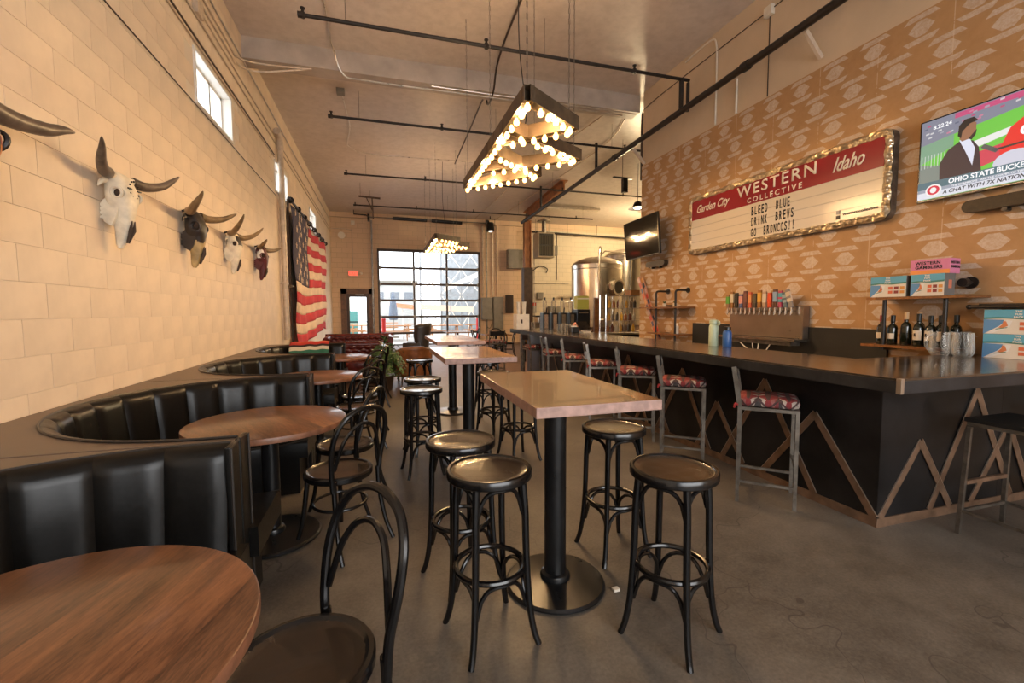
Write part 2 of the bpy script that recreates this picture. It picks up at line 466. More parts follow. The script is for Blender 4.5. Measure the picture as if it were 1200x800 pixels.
b = wall_with_holes('x', XL-.3, 12, 0, ZC, [(-1.38, -.38, 0, 2.22), (.0, 4.27, 0, 4.0)], YB, YB+.15)
struct('wall_back', b, m_back_tan, smooth=False)
b = B().box(6.55, 12, YB-.02, YB, 0, 5.15); struct('wall_back_brewery', b, m_back_white, smooth=False)
b = B().box(XR, XR+.16, YF, 7.5, 0, ZC); struct('wall_right', b, m_drywall, smooth=False)
b = B().box(12, 12.15, YF, YB+.15, 0, ZC); struct('wall_far_right', b, m_back_white, smooth=False)
b = wall_with_holes('x', XL-.3, 12, 0, ZC, [(-.8, 4.4, .7, 3.7)], YF-.15, YF)
struct('wall_front', b, m_drywall, smooth=False)
b = B().box(XR-.014, XR, -1.5, 7.505, .0, 4.14); 
o = struct('trim_1', b, m_paper, smooth=False)
# ceiling beam
b = B().box(XL, XR, 7.62, 7.92, 5.17, ZC); struct('trim_2', b, varied('pale_beam_paint', (.42,.36,.31), .5, 0, .12, 3, .1), smooth=False)
b = B().box(XL, 6.4, YB-.10, YB, 5.28, ZC); struct('trim_3', b, m_back_tan, smooth=False)
# thin groove line of cable along wall
b = B().tube([(XL+.008, -1, 3.70), (XL+.008, 9.6, 3.66)], .006, 6)
tag(b.obj('wall_cable', m_darkbrown), 'thin dark cable running level along the upper left block wall', 'cable')

# windows in the left wall
for i, (y0, y1, z0, z1) in enumerate(WINS):
    b = B(); x0, x1 = XL-.16, XL+.012; t = .035
    b.box(x0, x1, y0, y1, z0, z0+t).box(x0, x1, y0, y1, z1-t, z1).box(x0, x1, y0, y0+t, z0+t, z1-t).box(x0, x1, y1-t, y1, z0+t, z1-t)
    wo = struct('window_%d' % (i+1), b, m_winframe, smooth=False)
    b = B(); ym = y0+(y1-y0)*.62
    x0, x1 = XL-.15, XL-.10
    for a, c in ((y0+t, ym+.02), (ym-.02, y1-t)):
        q = .03
        b.box(x0, x1, a, c, z0+t, z0+t+q).box(x0, x1, a, c, z1-t-q, z1-t).box(x0, x1, a, a+q, z0+t, z1-t).box(x0, x1, c-q, c, z0+t, z1-t)
    b.obj('sash', m_winframe, wo, smooth=False)
    B().face([(XL-.127,y0+t,z0+t),(XL-.127,ym,z0+t),(XL-.127,ym,z1-t),(XL-.127,y0+t,z1-t)]).obj('pane', m_gl, wo, smooth=False, fix=False)
    B().face([(XL-.12,ym,z0+t),(XL-.12,y1-t,z0+t),(XL-.12,y1-t,z1-t),(XL-.12,ym,z1-t)]).obj('pane', m_gl, wo, smooth=False, fix=False)

# front shop window (behind the camera)
b = B()
for x in (-.8, .5, 1.8, 3.1, 4.34): b.box(x, x+.06, YF-.1, YF-.02, .7, 3.7)
b.box(-.8, 4.4, YF-.1, YF-.02, .7, .76).box(-.8, 4.4, YF-.1, YF-.02, 3.64, 3.7)
struct('window_4', b, m_darkbrown, smooth=False)

# roll-up glass door
b = B(); yd0, yd1 = YB+.02, YB+.07
b.box(-.05, .03, YB-.06, YB+.1, 0, 4.05).box(4.24, 4.32, YB-.06, YB+.1, 0, 4.05).box(-.05, 4.32, YB-.06, YB+.1, 3.97, 4.07)
dr = struct('door_1', b, m_darkbrown, smooth=False)
zs = [.0, .52, 1.22, 1.92, 2.60, 3.29, 3.97]; xs = [.03, 1.44, 2.85, 4.24]
for z in zs[:-1]: B().box(.03, 4.24, yd0-.02, yd1, max(0, z-.045), z+.045).obj('rail', m_darkbrown, dr, smooth=False)
for x in xs[1:-1]: B().box(x-.04, x+.04, yd0-.01, yd1, 0, 3.97).obj('stile', m_darkbrown, dr, smooth=False)
for z0, z1 in zip(zs, zs[1:]):
    for x0, x1 in zip(xs, xs[1:]): B().face([(x0,yd0+.02,z0),(x1,yd0+.02,z0),(x1,yd0+.02,z1),(x0,yd0+.02,z1)]).obj('pane', m_gl, dr, smooth=False, fix=False)
# hinges row by row
b = B()
for z in zs[1:-1]:
    for x in xs: b.box(x-.05, x+.05, yd0-.05, yd0-.02, z-.07, z+.07)
stuff(b.obj('hinge', m_steel_raw, dr, smooth=False))
# glazed exit door
b = B(); f0, f1 = YB-.05, YB+.1
b.box(-1.52, -1.30, f0, f1, 0, 2.40).box(-.42, -.20, f0, f1, 0, 2.40).box(-1.52, -.20, f0, f1, 2.18, 2.40)
d2 = struct('door_2', b, m_doorframe, smooth=False)
b = B().box(-1.30, -1.19, YB-.02, YB+.04, 0, 2.18).box(-.53, -.42, YB-.02, YB+.04, 0, 2.18).box(-1.19, -.53, YB-.02, YB+.04, 2.05, 2.18).box(-1.19, -.53, YB-.02, YB+.04, 0, .2)
b.obj('door_leaf', m_darkbrown, d2, smooth=False)
B().face([(-1.19,YB,.2),(-.53,YB,.2),(-.53,YB,2.05),(-1.19,YB,2.05)]).obj('pane', m_gl, d2, smooth=False, fix=False)
B().box(-1.2, -.5, YB-.08, YB-.05, 1.00, 1.05).obj('push_bar', m_blackmetal, d2, smooth=False)
B().box(-.95, -.62, YB-.10, YB-.05, 2.12, 2.17).obj('door_closer', m_steel_raw, d2, smooth=False)

# ================================================================= MARQUEE LIGHTS (mountain outline seen from below)
ML = [((1.24,3.67),(1.24,6.40),18), ((1.24,3.67),(1.84,4.09),6), ((1.84,4.09),(1.24,4.68),7), ((1.24,4.30),(2.24,4.87),9),
      ((2.24,4.87),(1.24,5.66),9), ((1.24,4.93),(2.00,5.56),9), ((2.00,5.56),(1.24,6.40),9)]
m_chan = varied('weathered_marquee_steel', (.11, .075, .045), .55, .3, .3, 8, .15)
m_bulb = glow('warm_bulb', (1.0, .52, .15), 7)
bulb_me = B().lathe([(.0,-.066),(.014,-.063),(.024,-.052),(.028,-.038),(.025,-.022),(.015,-.008),(.012,.004),(.0,.004)], 10, cap=False).mesh('bulb', m_bulb)
m_bulbinner = flat('marquee_inner_face', (.05, .034, .02), .6)
def marquee(loc, label, power, watts):
    t = thing('marquee_light', label, 'light', loc, 0, 'mountain shaped marquee lights')
    done = []
    for n, (p, q, k) in enumerate(ML):
        p, q = Vector((*p, 0)), Vector((*q, 0)); d = (q-p).normalized(); s_ = Vector((-d.y, d.x, 0)); wd = .045
        h = .003*n                                     # crossing channels sit a hair apart
        b = B()
        b.bar(p-d*.03+Vector((0,0,.122-h)), q+d*.03+Vector((0,0,.122-h)), wd*2, .006)
        b.mat(1).bar(p+Vector((0,0,.012-h)), q+Vector((0,0,.012-h)), wd*2-.01, .005).mat(0)
        for sg in (-1, 1): b.bar(p-d*.03+s_*sg*wd+Vector((0,0,.06-h)), q+d*.03+s_*sg*wd+Vector((0,0,.06-h)), .006, .13-h)
        b.obj('channel', [m_chan, m_bulbinner], t, smooth=False)
        for i in range(k):
            c = p.lerp(q, (i+.5)/k if n else i/(k-1)*.985+.008)
            if any((c-o_).length < .07 for o_ in done): continue
            done.append(c); link('bulb', bulb_me, t, c)
    for n, (x, y) in enumerate(((1.24,3.70),(1.24,5.0),(1.24,6.36),(1.8,4.10),(2.2,4.87),(1.96,5.56))):
        zc = ZC-loc[2]
        b = B(); L = (zc-.15); m = 44
        for i in range(m):
            za = .15 + L*i/m; zb = za + L/m
            if i % 2: b.bar((x-.006,y,za),(x-.006,y,zb),.003,.004).bar((x+.006,y,za),(x+.006,y,zb),.003,.004)
            else: b.bar((x,y-.006,za),(x,y-.006,zb),.004,.003).bar((x,y+.006,za),(x,y+.006,zb),.004,.003)
        b.obj('chain', m_steel_raw, t, smooth=False)
    b = B().tube(smooth_path([(1.6,5.05,zc),(1.58,5.0,zc-1),(1.63,4.9,.4),(1.5,4.95,.14)], 5), .006, 6)
    b.obj('power_cord', m_blackmetal, t)
    return t
marquee((0, 0, 3.2), 'large bulb-lined mountain marquee hanging from chains over the bar tables', 1, 1)
marquee((.12, 7.3, 3.2), 'distant bulb-lined mountain marquee hanging before the roll-up glass door', 1, 1)
for (dx, dy) in ((0,0),(.12,7.3)):
    for (x, y) in ((1.24,3.9),(1.24,4.6),(1.24,5.3),(1.24,6.1),(1.6,4.0),(1.8,4.6),(2.1,4.87),(1.7,5.25),(1.7,5.5),(1.5,6.0)):
        point('marquee_glow', (x+dx, y+dy, 3.178), 31, (1.0, .62, .29), .03)

# ================================================================= BENTWOOD STOOLS
def make_stool(label):
    t = thing('bentwood_stool', label, 'stool', (0,0,0), 0, 'black bentwood bar stools')
    b = B().lathe([(0,.748),(.13,.748),(.160,.752),(.168,.757)], 32, cap=False); b.obj('seat', m_seatdark, t)
    b = B().lathe([(.150,.724),(.183,.724),(.187,.729),(.187,.757),(.183,.763),(.173,.764),(.167,.758),(.165,.748),(.150,.748),(.150,.724)], 40, cap=False); b.obj('seat_ring', m_black, t)
    for k in range(4):
        a = PI/4+k*PI/2; c, s_ = math.cos(a), math.sin(a)
        pts = [(.150,.735),(.162,.60),(.166,.45),(.172,.30),(.185,.15),(.205,.05),(.225,0.0)]
        pts = [(r*c, r*s_, z) for r, z in pts]
        P_ = smooth_path(pts, 3); n = len(P_)
        b = B().tube(P_, [.0165-.003*i/(n-1) for i in range(n)], 10); b.obj('leg', m_black, t)
    for k in range(4):
        a0, a1 = PI/4+k*PI/2, PI/4+(k+1)*PI/2
        def arch(zlow, ztop, r0, r1, w0=.0):
            out = []
            for i in range(13):
                u = i/12; a = a0+(a1-a0)*(w0+(1-2*w0)*u); q = abs(2*u-1)
                z = zlow+(ztop-zlow)*(1-q**3.2)**.7 if q < 1 else zlow
                p0 = Vector((math.cos(a0)*r0, math.sin(a0)*r0, 0)).lerp(Vector((math.cos(a1)*r0, math.sin(a1)*r0, 0)), u)
                p1 = Vector((math.cos(a)*r1, math.sin(a)*r1, 0)); p = p0.lerp(p1, (1-q**2))
                out.append((p.x, p.y, z))
            return out
        B().tube(arch(.575, .704, .152, .135), .0095, 8).obj('upper_bracket', m_black, t)
        B().tube(arch(.165, .302, .168, .145), .0095, 8).obj('lower_bracket', m_black, t)
    ring = [(math.cos(2*PI*i/36)*.152, math.sin(2*PI*i/36)*.152, .322) for i in range(36)]
    B().tube(ring, .0125, 8, closed=True).obj('foot_ring', m_black, t)
    return t
st = [((.445,1.86), 11, 'black bentwood stool at near left corner of front oak table, seat half gold-lit'),
      ((1.22,1.63), 29, 'black bentwood stool at near right corner of front oak table, closest to camera'),
      ((.40,2.33), 20, 'black bentwood stool just behind the near-left one, glossy gold-lit seat'),
      ((1.32,2.33), 5, 'black bentwood stool at the right side of front oak table, beyond the near-right one'),
      ((.34,4.00), 8, 'pale-topped bentwood stool at near left corner of second high table, nearest the aisle'),
      ((.41,4.62), 20, 'bentwood stool second along the left side of second high table'),
      ((.53,6.42), 15, 'bentwood stool at left of third high table beside the leather armchair'),
      ((1.27,4.08), 15, 'bentwood stool whose legs show under the far left edge of front oak table'),
      ((1.22,4.86), 30, 'bentwood stool tucked at the right side of second high table'),
      ((1.42,6.0), 10, 'bentwood stool half hidden at the right side of third high table')]
s0 = make_stool(st[0][2])
for i, ((x, y), a, lab) in enumerate(st):
    if i == 0: s0.location = (x, y, 0); s0.rotation_euler.z = math.radians(a)
    else: dup(s0, (x, y, 0), math.radians(a), lab)

# ================================================================= TABLES
def pedestal(t, h, pr, br, px=0, py=0):
    B().lathe([(0,0),(br*.98,0),(br,.006),(br,.014),(br*.96,.024),(br*.5,.034),(pr+.03,.040),(0,.040)], 40, (px,py,0)).obj('base', m_blackmetal, t)
    B().lathe([(pr+.020,.038),(pr+.022,.05),(pr+.016,.066),(pr,.074)], 28, (px,py,0), cap=False).obj('collar', m_blackmetal, t)
    B().cyl((px,py,.04), (px,py,h-.012), pr, seg=28).obj('pole', m_blackmetal, t)
    B().bar((px-.2,py,h-.008),(px+.2,py,h-.008),.06,.012).bar((px,py-.2,h-.008),(px,py+.2,h-.008),.06,.012).obj('top_plate', m_blackmetal, t)
def round_table(x, y, label, rz=0.4):
    t = thing('round_table', label, 'table', (x, y, 0), rz, 'round walnut booth tables')
    b = B().lathe([(0,.724),(.445,.724),(.456,.728),(.457,.734),(.457,.755),(.455,.760)], 72, cap=False)
    b.mat(1).lathe([(.455,.760),(.451,.762),(0,.762)], 72, cap=False)
    b.obj('tabletop', [m_walnut_edge, m_walnut], t); pedestal(t, .724, .05, .285); return t
t0 = round_table(-.74, 1.07, 'round walnut table in the foreground booth, cut by the left frame edge', math.radians(-16))
for x, y, lab in ((-.69, 3.10, 'round walnut table standing in the second booth from the camera'),
                  (-.66, 5.16, 'round walnut table in the third booth, light patch on its right side'),
                  (-.60, 7.26, 'round table in the farthest booth with a pale shiny top, by the fern')):
    dup(t0, (x, y, 0), .5, lab)
def high_table(cx, cy, w_, l_, label, poles, edge=m_hightop_edge):
    t = thing('high_table', label, 'table', (cx, cy, 0), 0, 'rectangular high tables')
    b = B().box(-w_/2, w_/2, -l_/2, l_/2, 1.022, 1.067)
    me = b.mesh('tabletop', [edge, m_hightop], smooth=False, bev=.004)
    for p in me.polygons: p.material_index = 1 if p.normal.z > .7 else 0
    link('tabletop', me, t)
    for py in poles: pedestal(t, 1.022, .057, .262, 0, py)
    return t
high_table(.862, 2.12, .57, 1.01, 'front high table with worn oak top on a single black pedestal', [0])
high_table(.79, 4.12, .60, 1.20, 'second high table down the hall, its near end aglow with daylight', [0])
high_table(.98, 6.32, .62, 1.55, 'third high table down the hall, pale with reflected daylight', [0])

# ================================================================= BENTWOOD CHAIRS (facing +X)
def make_chair(label):
    t = thing('bentwood_chair', label, 'chair', (0,0,0), 0, 'black bentwood cafe chairs')
    B().lathe([(0,.452),(.14,.452),(.172,.457),(.18,.461)], 32, cap=False).obj('seat', m_chairseat, t)
    B().lathe([(.165,.425),(.198,.425),(.205,.434),(.205,.458),(.199,.466),(.186,.467),(.177,.460),(.165,.452),(.165,.425)], 40, cap=False).obj('seat_ring', m_black, t)
    for sg in (-1, 1):
        P_ = smooth_path([(.145, sg*.115, .43), (.158, sg*.128, .28), (.175, sg*.145, .12), (.205, sg*.168, 0)], 4); n = len(P_)
        B().tube(P_, [.0165-.004*i/(n-1) for i in range(n)], 10).obj('leg', m_black, t)
        P_ = smooth_path([(-.165, sg*.165, .46), (-.175, sg*.168, .30), (-.21, sg*.18, .12), (-.26, sg*.195, 0)], 4); n = len(P_)
        B().tube(P_, [.0155-.003*i/(n-1) for i in range(n)], 10).obj('leg', m_black, t)
    half = [(-.165,.172,.40), (-.170,.182,.52), (-.195,.196,.65), (-.225,.182,.76), (-.25,.135,.835), (-.262,.065,.872)]
    P_ = half + [(-.265,0,.882)] + [(x, -y, z) for x, y, z in half[::-1]]
    B().tube(smooth_path(P_, 5), .0155, 10).obj('back_hoop', m_black, t)
    half = [(-.178,.170,.53), (-.190,.150,.60), (-.205,.125,.68), (-.225,.085,.745), (-.235,.04,.775)]
    P_ = half + [(-.238,0,.783)] + [(x, -y, z) for x, y, z in half[::-1]]
    B().tube(smooth_path(P_, 5), .0115, 8).obj('inner_hoop', m_black, t)
    ring = [(math.cos(2*PI*i/32)*.158-.005, math.sin(2*PI*i/32)*.158, .255) for i in range(32)]
    B().tube(ring, .0095, 8, closed=True).obj('leg_ring', m_black, t)
    return t
chs = [((-.238,1.31), 214, 'black bentwood chair in the foreground, pushed up to the nearest round table'),
       ((-.27,2.93), 133, 'black bentwood chair at the second booth table, its near side, brown seat'),
       ((-.27,3.50), 158, 'black bentwood chair at the second booth table, its far side'),
       ((-.27,4.88), 128, 'black bentwood chair at the third booth table, its near side'),
       ((-.25,5.50), 150, 'black bentwood chair at the third booth table with a pale shiny seat'),
       ((-.20,6.95), 130, 'black bentwood chair at the farthest booth table, its near side'),
       ((-.16,7.55), 160, 'black bentwood chair at the farthest booth table beside the fern')]
c0 = make_chair(chs[0][2])
for i, ((x, y), a, lab) in enumerate(chs):
    if i == 0: c0.location = (x, y, 0); c0.rotation_euler.z = math.radians(a)
    else: dup(c0, (x, y, 0), math.radians(a), lab)

# ================================================================= BOOTHS (centre at origin, opening to +X)
RI, XA, HB, HY, SQ = .985, .13, .89, 1.035, .60          # inner radius, arm end x, height, half pitch
XW = XL + .004 + .75                                # wall in booth coords is -XW... booth centre x=-.75
XWL = XL + .75 + .006
def inner(u, r):
    """u 0..1 along the inner line of the backrest: near arm end, round the wall side, far arm end"""
    arc = PI*r; st_ = XA; L = arc + 2*st_; d = u*L
    if d < st_: return Vector((st_-d, -r, 0)), Vector((0, -1, 0))
    if d > L-st_: return Vector((d-(L-st_), r, 0)), Vector((0, 1, 0))
    a = -PI/2 - (d-st_)/r; return Vector((r*math.cos(a), r*math.sin(a), 0)), Vector((math.cos(a), math.sin(a), 0))
def make_booth(label):
    t = thing('booth', label, 'booth', (-.75, 0, 0), 0, 'curved black booths along the block wall')
    # plinth with the flat ledge on top (ring between the inner line and the rectangle to the wall)
    N = 40; b = B()
    inn = [inner(i/N, RI)[0] for i in range(N+1)]
    def outp(p):
        a = Vector((p.x, p.y, 0))
        if p.x > 0: return Vector((p.x, math.copysign(HY-.004, p.y), 0))
        k = min((HY-.004)/max(abs(a.y), 1e-6), abs(XWL)/max(abs(a.x), 1e-6)); return a*max(k, 1.0)
    out_ = [outp(p) for p in inn]
    # push in the square corners
    ring_i, ring_o = [], []
    for i, (p, q) in enumerate(zip(inn, out_)):
        ring_i.append(p); ring_o.append(q)
        if i < N:
            q2 = out_[i+1]
            if abs(abs(q.y)-(HY-.004)) < 1e-4 and abs(q2.x-XWL) < 1e-4 or abs(abs(q2.y)-(HY-.004)) < 1e-4 and abs(q.x-XWL) < 1e-4:
                ring_i.append((p+inn[i+1])/2); ring_o.append(Vector((XWL, math.copysign(HY-.004, q.y), 0)))
    def U(p, z): return (p.x, p.y, z)
    n = len(ring_i)
    for i in range(n-1):
        a, c, d, e = ring_i[i], ring_i[i+1], ring_o[i+1], ring_o[i]
        b.face([U(a,HB), U(c,HB), U(d,HB), U(e,HB)])
        b.face([U(e,HB), U(d,HB), U(d,0), U(e,0)])
    b.face([U(ring_i[0],HB), U(ring_o[0],HB), U(ring_o[0],0), U(ring_i[0],0)])
    b.face([U(ring_i[-1],HB), U(ring_o[-1],HB), U(ring_o[-1],0), U(ring_i[-1],0)])
    b.obj('ledge', m_vinyltop, t, smooth=False, fix=True)
    # end panels with piping
    for sg in (-1, 1):
        ya, yb = sg*(HY-.004), sg*(RI-.07)
        B().box(XA, XA+.022, min(ya,yb), max(ya,yb), 0, HB+.004).obj('end_panel', m_vinyl, t, smooth=False, bev=.006)
        B().tube([(XA+.024, yb, .02), (XA+.024, yb, HB), (XA+.020, ya, HB+.004)], .006, 6).obj('piping', m_piping, t)
    # tufted channels
    K = 15
    for k in range(K):
        u0, u1 = k/K, (k+1)/K
        def fn(s_, v_):
            u = u0+(u1-u0)*s_
            prof = (1-abs(2*s_-1)**5.0)              # bulge across the channel
            # profile up the back: flat face, then a rounded roll into the ledge
            lean = .055
            if v_ < .7:
                z = .40 + (HB-.06-.40)*(v_/.7); T = .046 + .020*prof + lean*(1-v_/.7)
            else:
                w_ = (v_-.7)/.3; z = HB-.06 + .066*math.sin(w_*PI/2); T = (.046 + .020*prof)*math.cos(w_*PI/2)
            p, nrm = inner(u, RI)
            q = p - nrm*T
            return (q.x, q.y, z)
        B().grid(fn, 11, 14).obj('channel', m_vinyl, t, angle=60, fix=False)
    pts = []
    for i in range(49):
        p, nrm = inner(i/48, RI); q = p + nrm*.008; pts.append((q.x, q.y, HB+.006))
    B().tube(pts, .007, 6).obj('piping', m_piping, t)
    # seat cushion ring and its kick base
    def ring_slab(ra, rb, z0, z1, xe, rnd=0):
        b = B(); n_ = 36
        for i in range(n_+1):
            a = -PI/2 - PI*i/n_; 
        prof = [(ra, z0), (ra, z1-rnd), (ra-.0+rnd*.3, z1-rnd*.3), (ra+rnd, z1), (rb, z1), (rb, z0)]
        P1 = []
        for i in range(n_+3):
            row = []
            for (r, z) in prof:
                if i == 0: row.append((xe, -r, z))
                elif i == n_+2: row.append((xe, r, z))
                else:
                    a = -PI/2 - PI*(i-1)/n_; row.append((r*math.cos(a), r*math.sin(a), z))
            P1.append(row)
        i0 = len(b.v); m = len(prof)
        for row in P1: b.v += row
        for i in range(len(P1)-1):
            for j in range(m): b._f(i0+i*m+j, i0+(i+1)*m+j, i0+(i+1)*m+(j+1) % m, i0+i*m+(j+1) % m)
        b._f(*[i0+j for j in range(m)]); b._f(*[i0+(len(P1)-1)*m+j for j in range(m)][::-1])
        return b
    ring_slab(.50, RI-.02, .32, .46, XA+.06, .035).obj('seat_cushion', m_vinyl, t, angle=50)
    ring_slab(.60, RI-.02, 0, .318, XA-.02, .0).obj('kick_base', m_vinyl, t, angle=50)
    pts = [(XA+.062, -.52, .455)] + [((.497)*math.cos(-PI/2-PI*i/30), .497*math.sin(-PI/2-PI*i/30), .425) for i in range(31)] + [(XA+.062, .52, .455)]
    B().tube(pts, .006, 6).obj('piping', m_piping, t)
    return t
bo = ['black tufted vinyl booth nearest the camera, its far side filling the lower left',
      'black tufted vinyl booth second from the camera, round the walnut table',
      'black tufted vinyl booth third from the camera',
      'farthest black tufted vinyl booth, with a striped blanket over its side']
b0 = make_booth(bo[0]); b0.location = (-.75, 1.12, 0)
for i, y in enumerate((3.20, 5.28, 7.36)): dup(b0, (-.75, y, 0), 0, bo[i+1])

# serape blanket draped over the far booth's back
def serape():
    M = Mat('striped_serape_weave', (.3,.05,.05), .9)
    at = M.new('ShaderNodeAttribute', attribute_name='stripe')
    cols = [(0,(.03,.14,.09)),(.08,(.60,.35,.10)),(.14,(.42,.03,.02)),(.30,(.55,.10,.03)),(.38,(.42,.03,.02)),
            (.54,(.03,.02,.02)),(.62,(.66,.58,.45)),(.72,(.03,.15,.10)),(1,(.03,.15,.10))]
    r = M.ramp(at.outputs['Fac'], cols); r.node.color_ramp.interpolation = 'CONSTANT'
    M.setc(r); M.bump(M.noise(M.coord('Object'), 90, 3), .5, .004)
    rows = smooth_path([(0,.17,.925), (0,.12,.935), (0,.05,.935), (0,-.02,.91), (0,-.055,.84), (0,-.07,.74), (0,-.08,.64)], 4)
    b = B(); nu = 30; nv_ = len(rows)
    def fn(u, v_):
        p = rows[min(nv_-1, int(round(v_*(nv_-1))))]; x = -1.42 + .56*u
        return (x, 7.36 + math.sqrt((.91+p.y)**2-(x+.75)**2) + .006*math.sin(u*23+v_*4), p.z + .006*math.sin(u*17))
    b.grid(fn, nu, nv_)
    me = b.mesh('serape_blanket', M.m, angle=80, fix=False)
    a_ = me.attributes.new('stripe', 'FLOAT', 'POINT')
    for k, vtx in enumerate(me.vertices): a_.data[k].value = (k % nv_)/(nv_-1)
    o = link('serape_blanket', me); md = o.modifiers.new('thick', 'SOLIDIFY'); md.thickness = .012; md.offset = 0
    tag(o, 'red, white and green striped woven blanket draped over the farthest booth', 'blanket')
serape()

# ================================================================= BAR
t = thing('bar_counter', 'L-shaped black steel bar with bronze mountain strips running down the right side', 'bar', (2.7, 1.69, 0))
ox, oy = 2.70, 1.69
def bb(): return B()
YE = 9.25                                            # far end of the long leg
def off(o): o.location = Vector(o.location) - Vector((ox, oy, 0)); return o
b = B(); b.box(2.703, 3.52, 1.693, YE, 1.052, 1.067).box(3.52, XR-.02, 1.693, 2.52, 1.052, 1.067); off(b.obj('countertop', m_bartop, t, smooth=False))
b = B().box(2.700, 2.712, 1.712, YE, .985, 1.055); off(b.obj('long_edge_panel', m_fascia, t, smooth=False))
for x0, x1 in ((2.722, 3.93), (3.955, XR-.02)): off(B().box(x0, x1, 1.690, 1.702, .985, 1.055).obj('short_edge_panel', m_fascia, t, smooth=False))
off(B().box(2.699, 2.724, 1.688, 1.714, .983, 1.068).obj('corner_strip', m_copperedge, t, smooth=False, bev=.002))
off(B().box(3.932, 3.953, 1.686, 1.70, .985, 1.055).obj('joint_strip', m_copper, t, smooth=False))
off(B().box(2.715, 3.50, 1.705, YE-.01, .99, 1.05).box(3.5, XR-.03, 1.705, 2.5, .99, 1.05).obj('counter_core', m_barsteel, t, smooth=False))
def sheets(fixed, a0, a1, axis):
    a = a0
    while a < a1-.01:
        e = min(a+1.22, a1)
        if axis == 'y': off(B().box(fixed, fixed+.03, a+.001, e-.001, .0, .99).obj('front_sheet', m_barsteel, t, smooth=False))
        else: off(B().box(a+.001, e-.001, fixed, fixed+.03, .0, .99).obj('front_sheet', m_barsteel, t, smooth=False))
        a = e
sheets(3.13, 2.061, YE-.25, 'y'); sheets(2.06, 3.131, XR-.03, 'x')
off(B().box(3.16, XR-.04, 2.095, 2.11, 0, .98).box(3.16, 3.17, 2.11, YE-.25, 0, .98).box(3.13, 3.5, YE-.25, YE-.23, 0, .99).obj('frame', m_barsteel, t, smooth=False))
off(B().box(2.90, 2.98, YE-.18, YE-.10, 0, .99).obj('end_post', m_steel_raw, t, smooth=False))
SW = .050; SN = [0]
def strip(p0, p1, plane):
    """bronze strip lying on a bar face: p=(along, z)"""
    if plane == 'y': P0, P1, up = (3.128-.0035, p0[0], p0[1]), (3.128-.0035, p1[0], p1[1]), (1,0,0)
    else: P0, P1, up = (p0[0], 2.058-.0035, p0[1]), (p1[0], 2.058-.0035, p1[1]), (0,1,0)
    SN[0] += 1; hh = Vector(up)*(-.0009*(SN[0] % 4)); P0, P1 = Vector(P0)+hh, Vector(P1)+hh; e_ = (P1-P0).normalized()*.012; P1 = P1+e_ if P1.z > P0.z else P1; P0 = P0-e_ if P0.z > P1.z else P0
    b = B().bar(P0, P1, SW, .005, up)
    d = (Vector(P1)-Vector(P0)).normalized(); a = d.cross(Vector(up)).normalized()
    if a.z < 0: a = -a
    b.mat(1).bar(Vector(P0)+a*(SW/2), Vector(P1)+a*(SW/2), .003, .007, up)
    off(b.obj('bronze_strip', [m_copper, m_copperedge], t, smooth=False))
zb = .06
Ls = [(2.52,.66,2.07,2.98),(2.98,.84,2.50,3.44),(3.53,.54,3.19,3.80),(4.05,.80,3.62,4.50),(4.62,.55,4.28,4.95),(5.15,.84,4.70,5.60),(5.75,.6,5.35,6.05),(6.4,.8,5.95,6.9),(7.1,.55,6.8,7.5),(7.9,.8,7.4,8.4)]
for pk, h, n0, n1 in Ls:
    strip((n0, zb), (pk, h), 'y'); strip((pk, h), (n1, zb), 'y')
for pk, h, n0, n1 in [(3.50,.545,3.15,3.83),(4.05,.875,3.62,4.50),(4.43,.60,4.05,4.72)]:
    strip((n0, zb), (pk, h), 'x'); strip((pk, h), (n1, zb), 'x')
off(B().box(3.122, 3.130, 2.054, YE-.3, 0, .062).obj('bronze_base_strip', m_copper, t, smooth=False))
off(B().box(3.122, XR-.05, 2.052, 2.060, 0, .062).obj('bronze_base_strip', m_copper, t, smooth=False))

# back bar: black splash panel on the wallpapered wall + low counter behind the bar
b = B().box(XR-.045, XR-.016, 3.12, 5.95, .0, 1.245); tag(b.obj('backsplash', varied('black_board', (.008,.007,.006), .55, 0, .3, 6, .1)), 'flat black panel along the wall below the tap rack', 'panel')
b = B().box(4.1, XR-.05, 2.7, 9.3, .80, .84).box(4.14, XR-.06, 2.72, 9.28, .0, .80); tag(b.obj('back_counter', m_steel, smooth=False), 'low steel service counter behind the bar against the wall', 'counter')

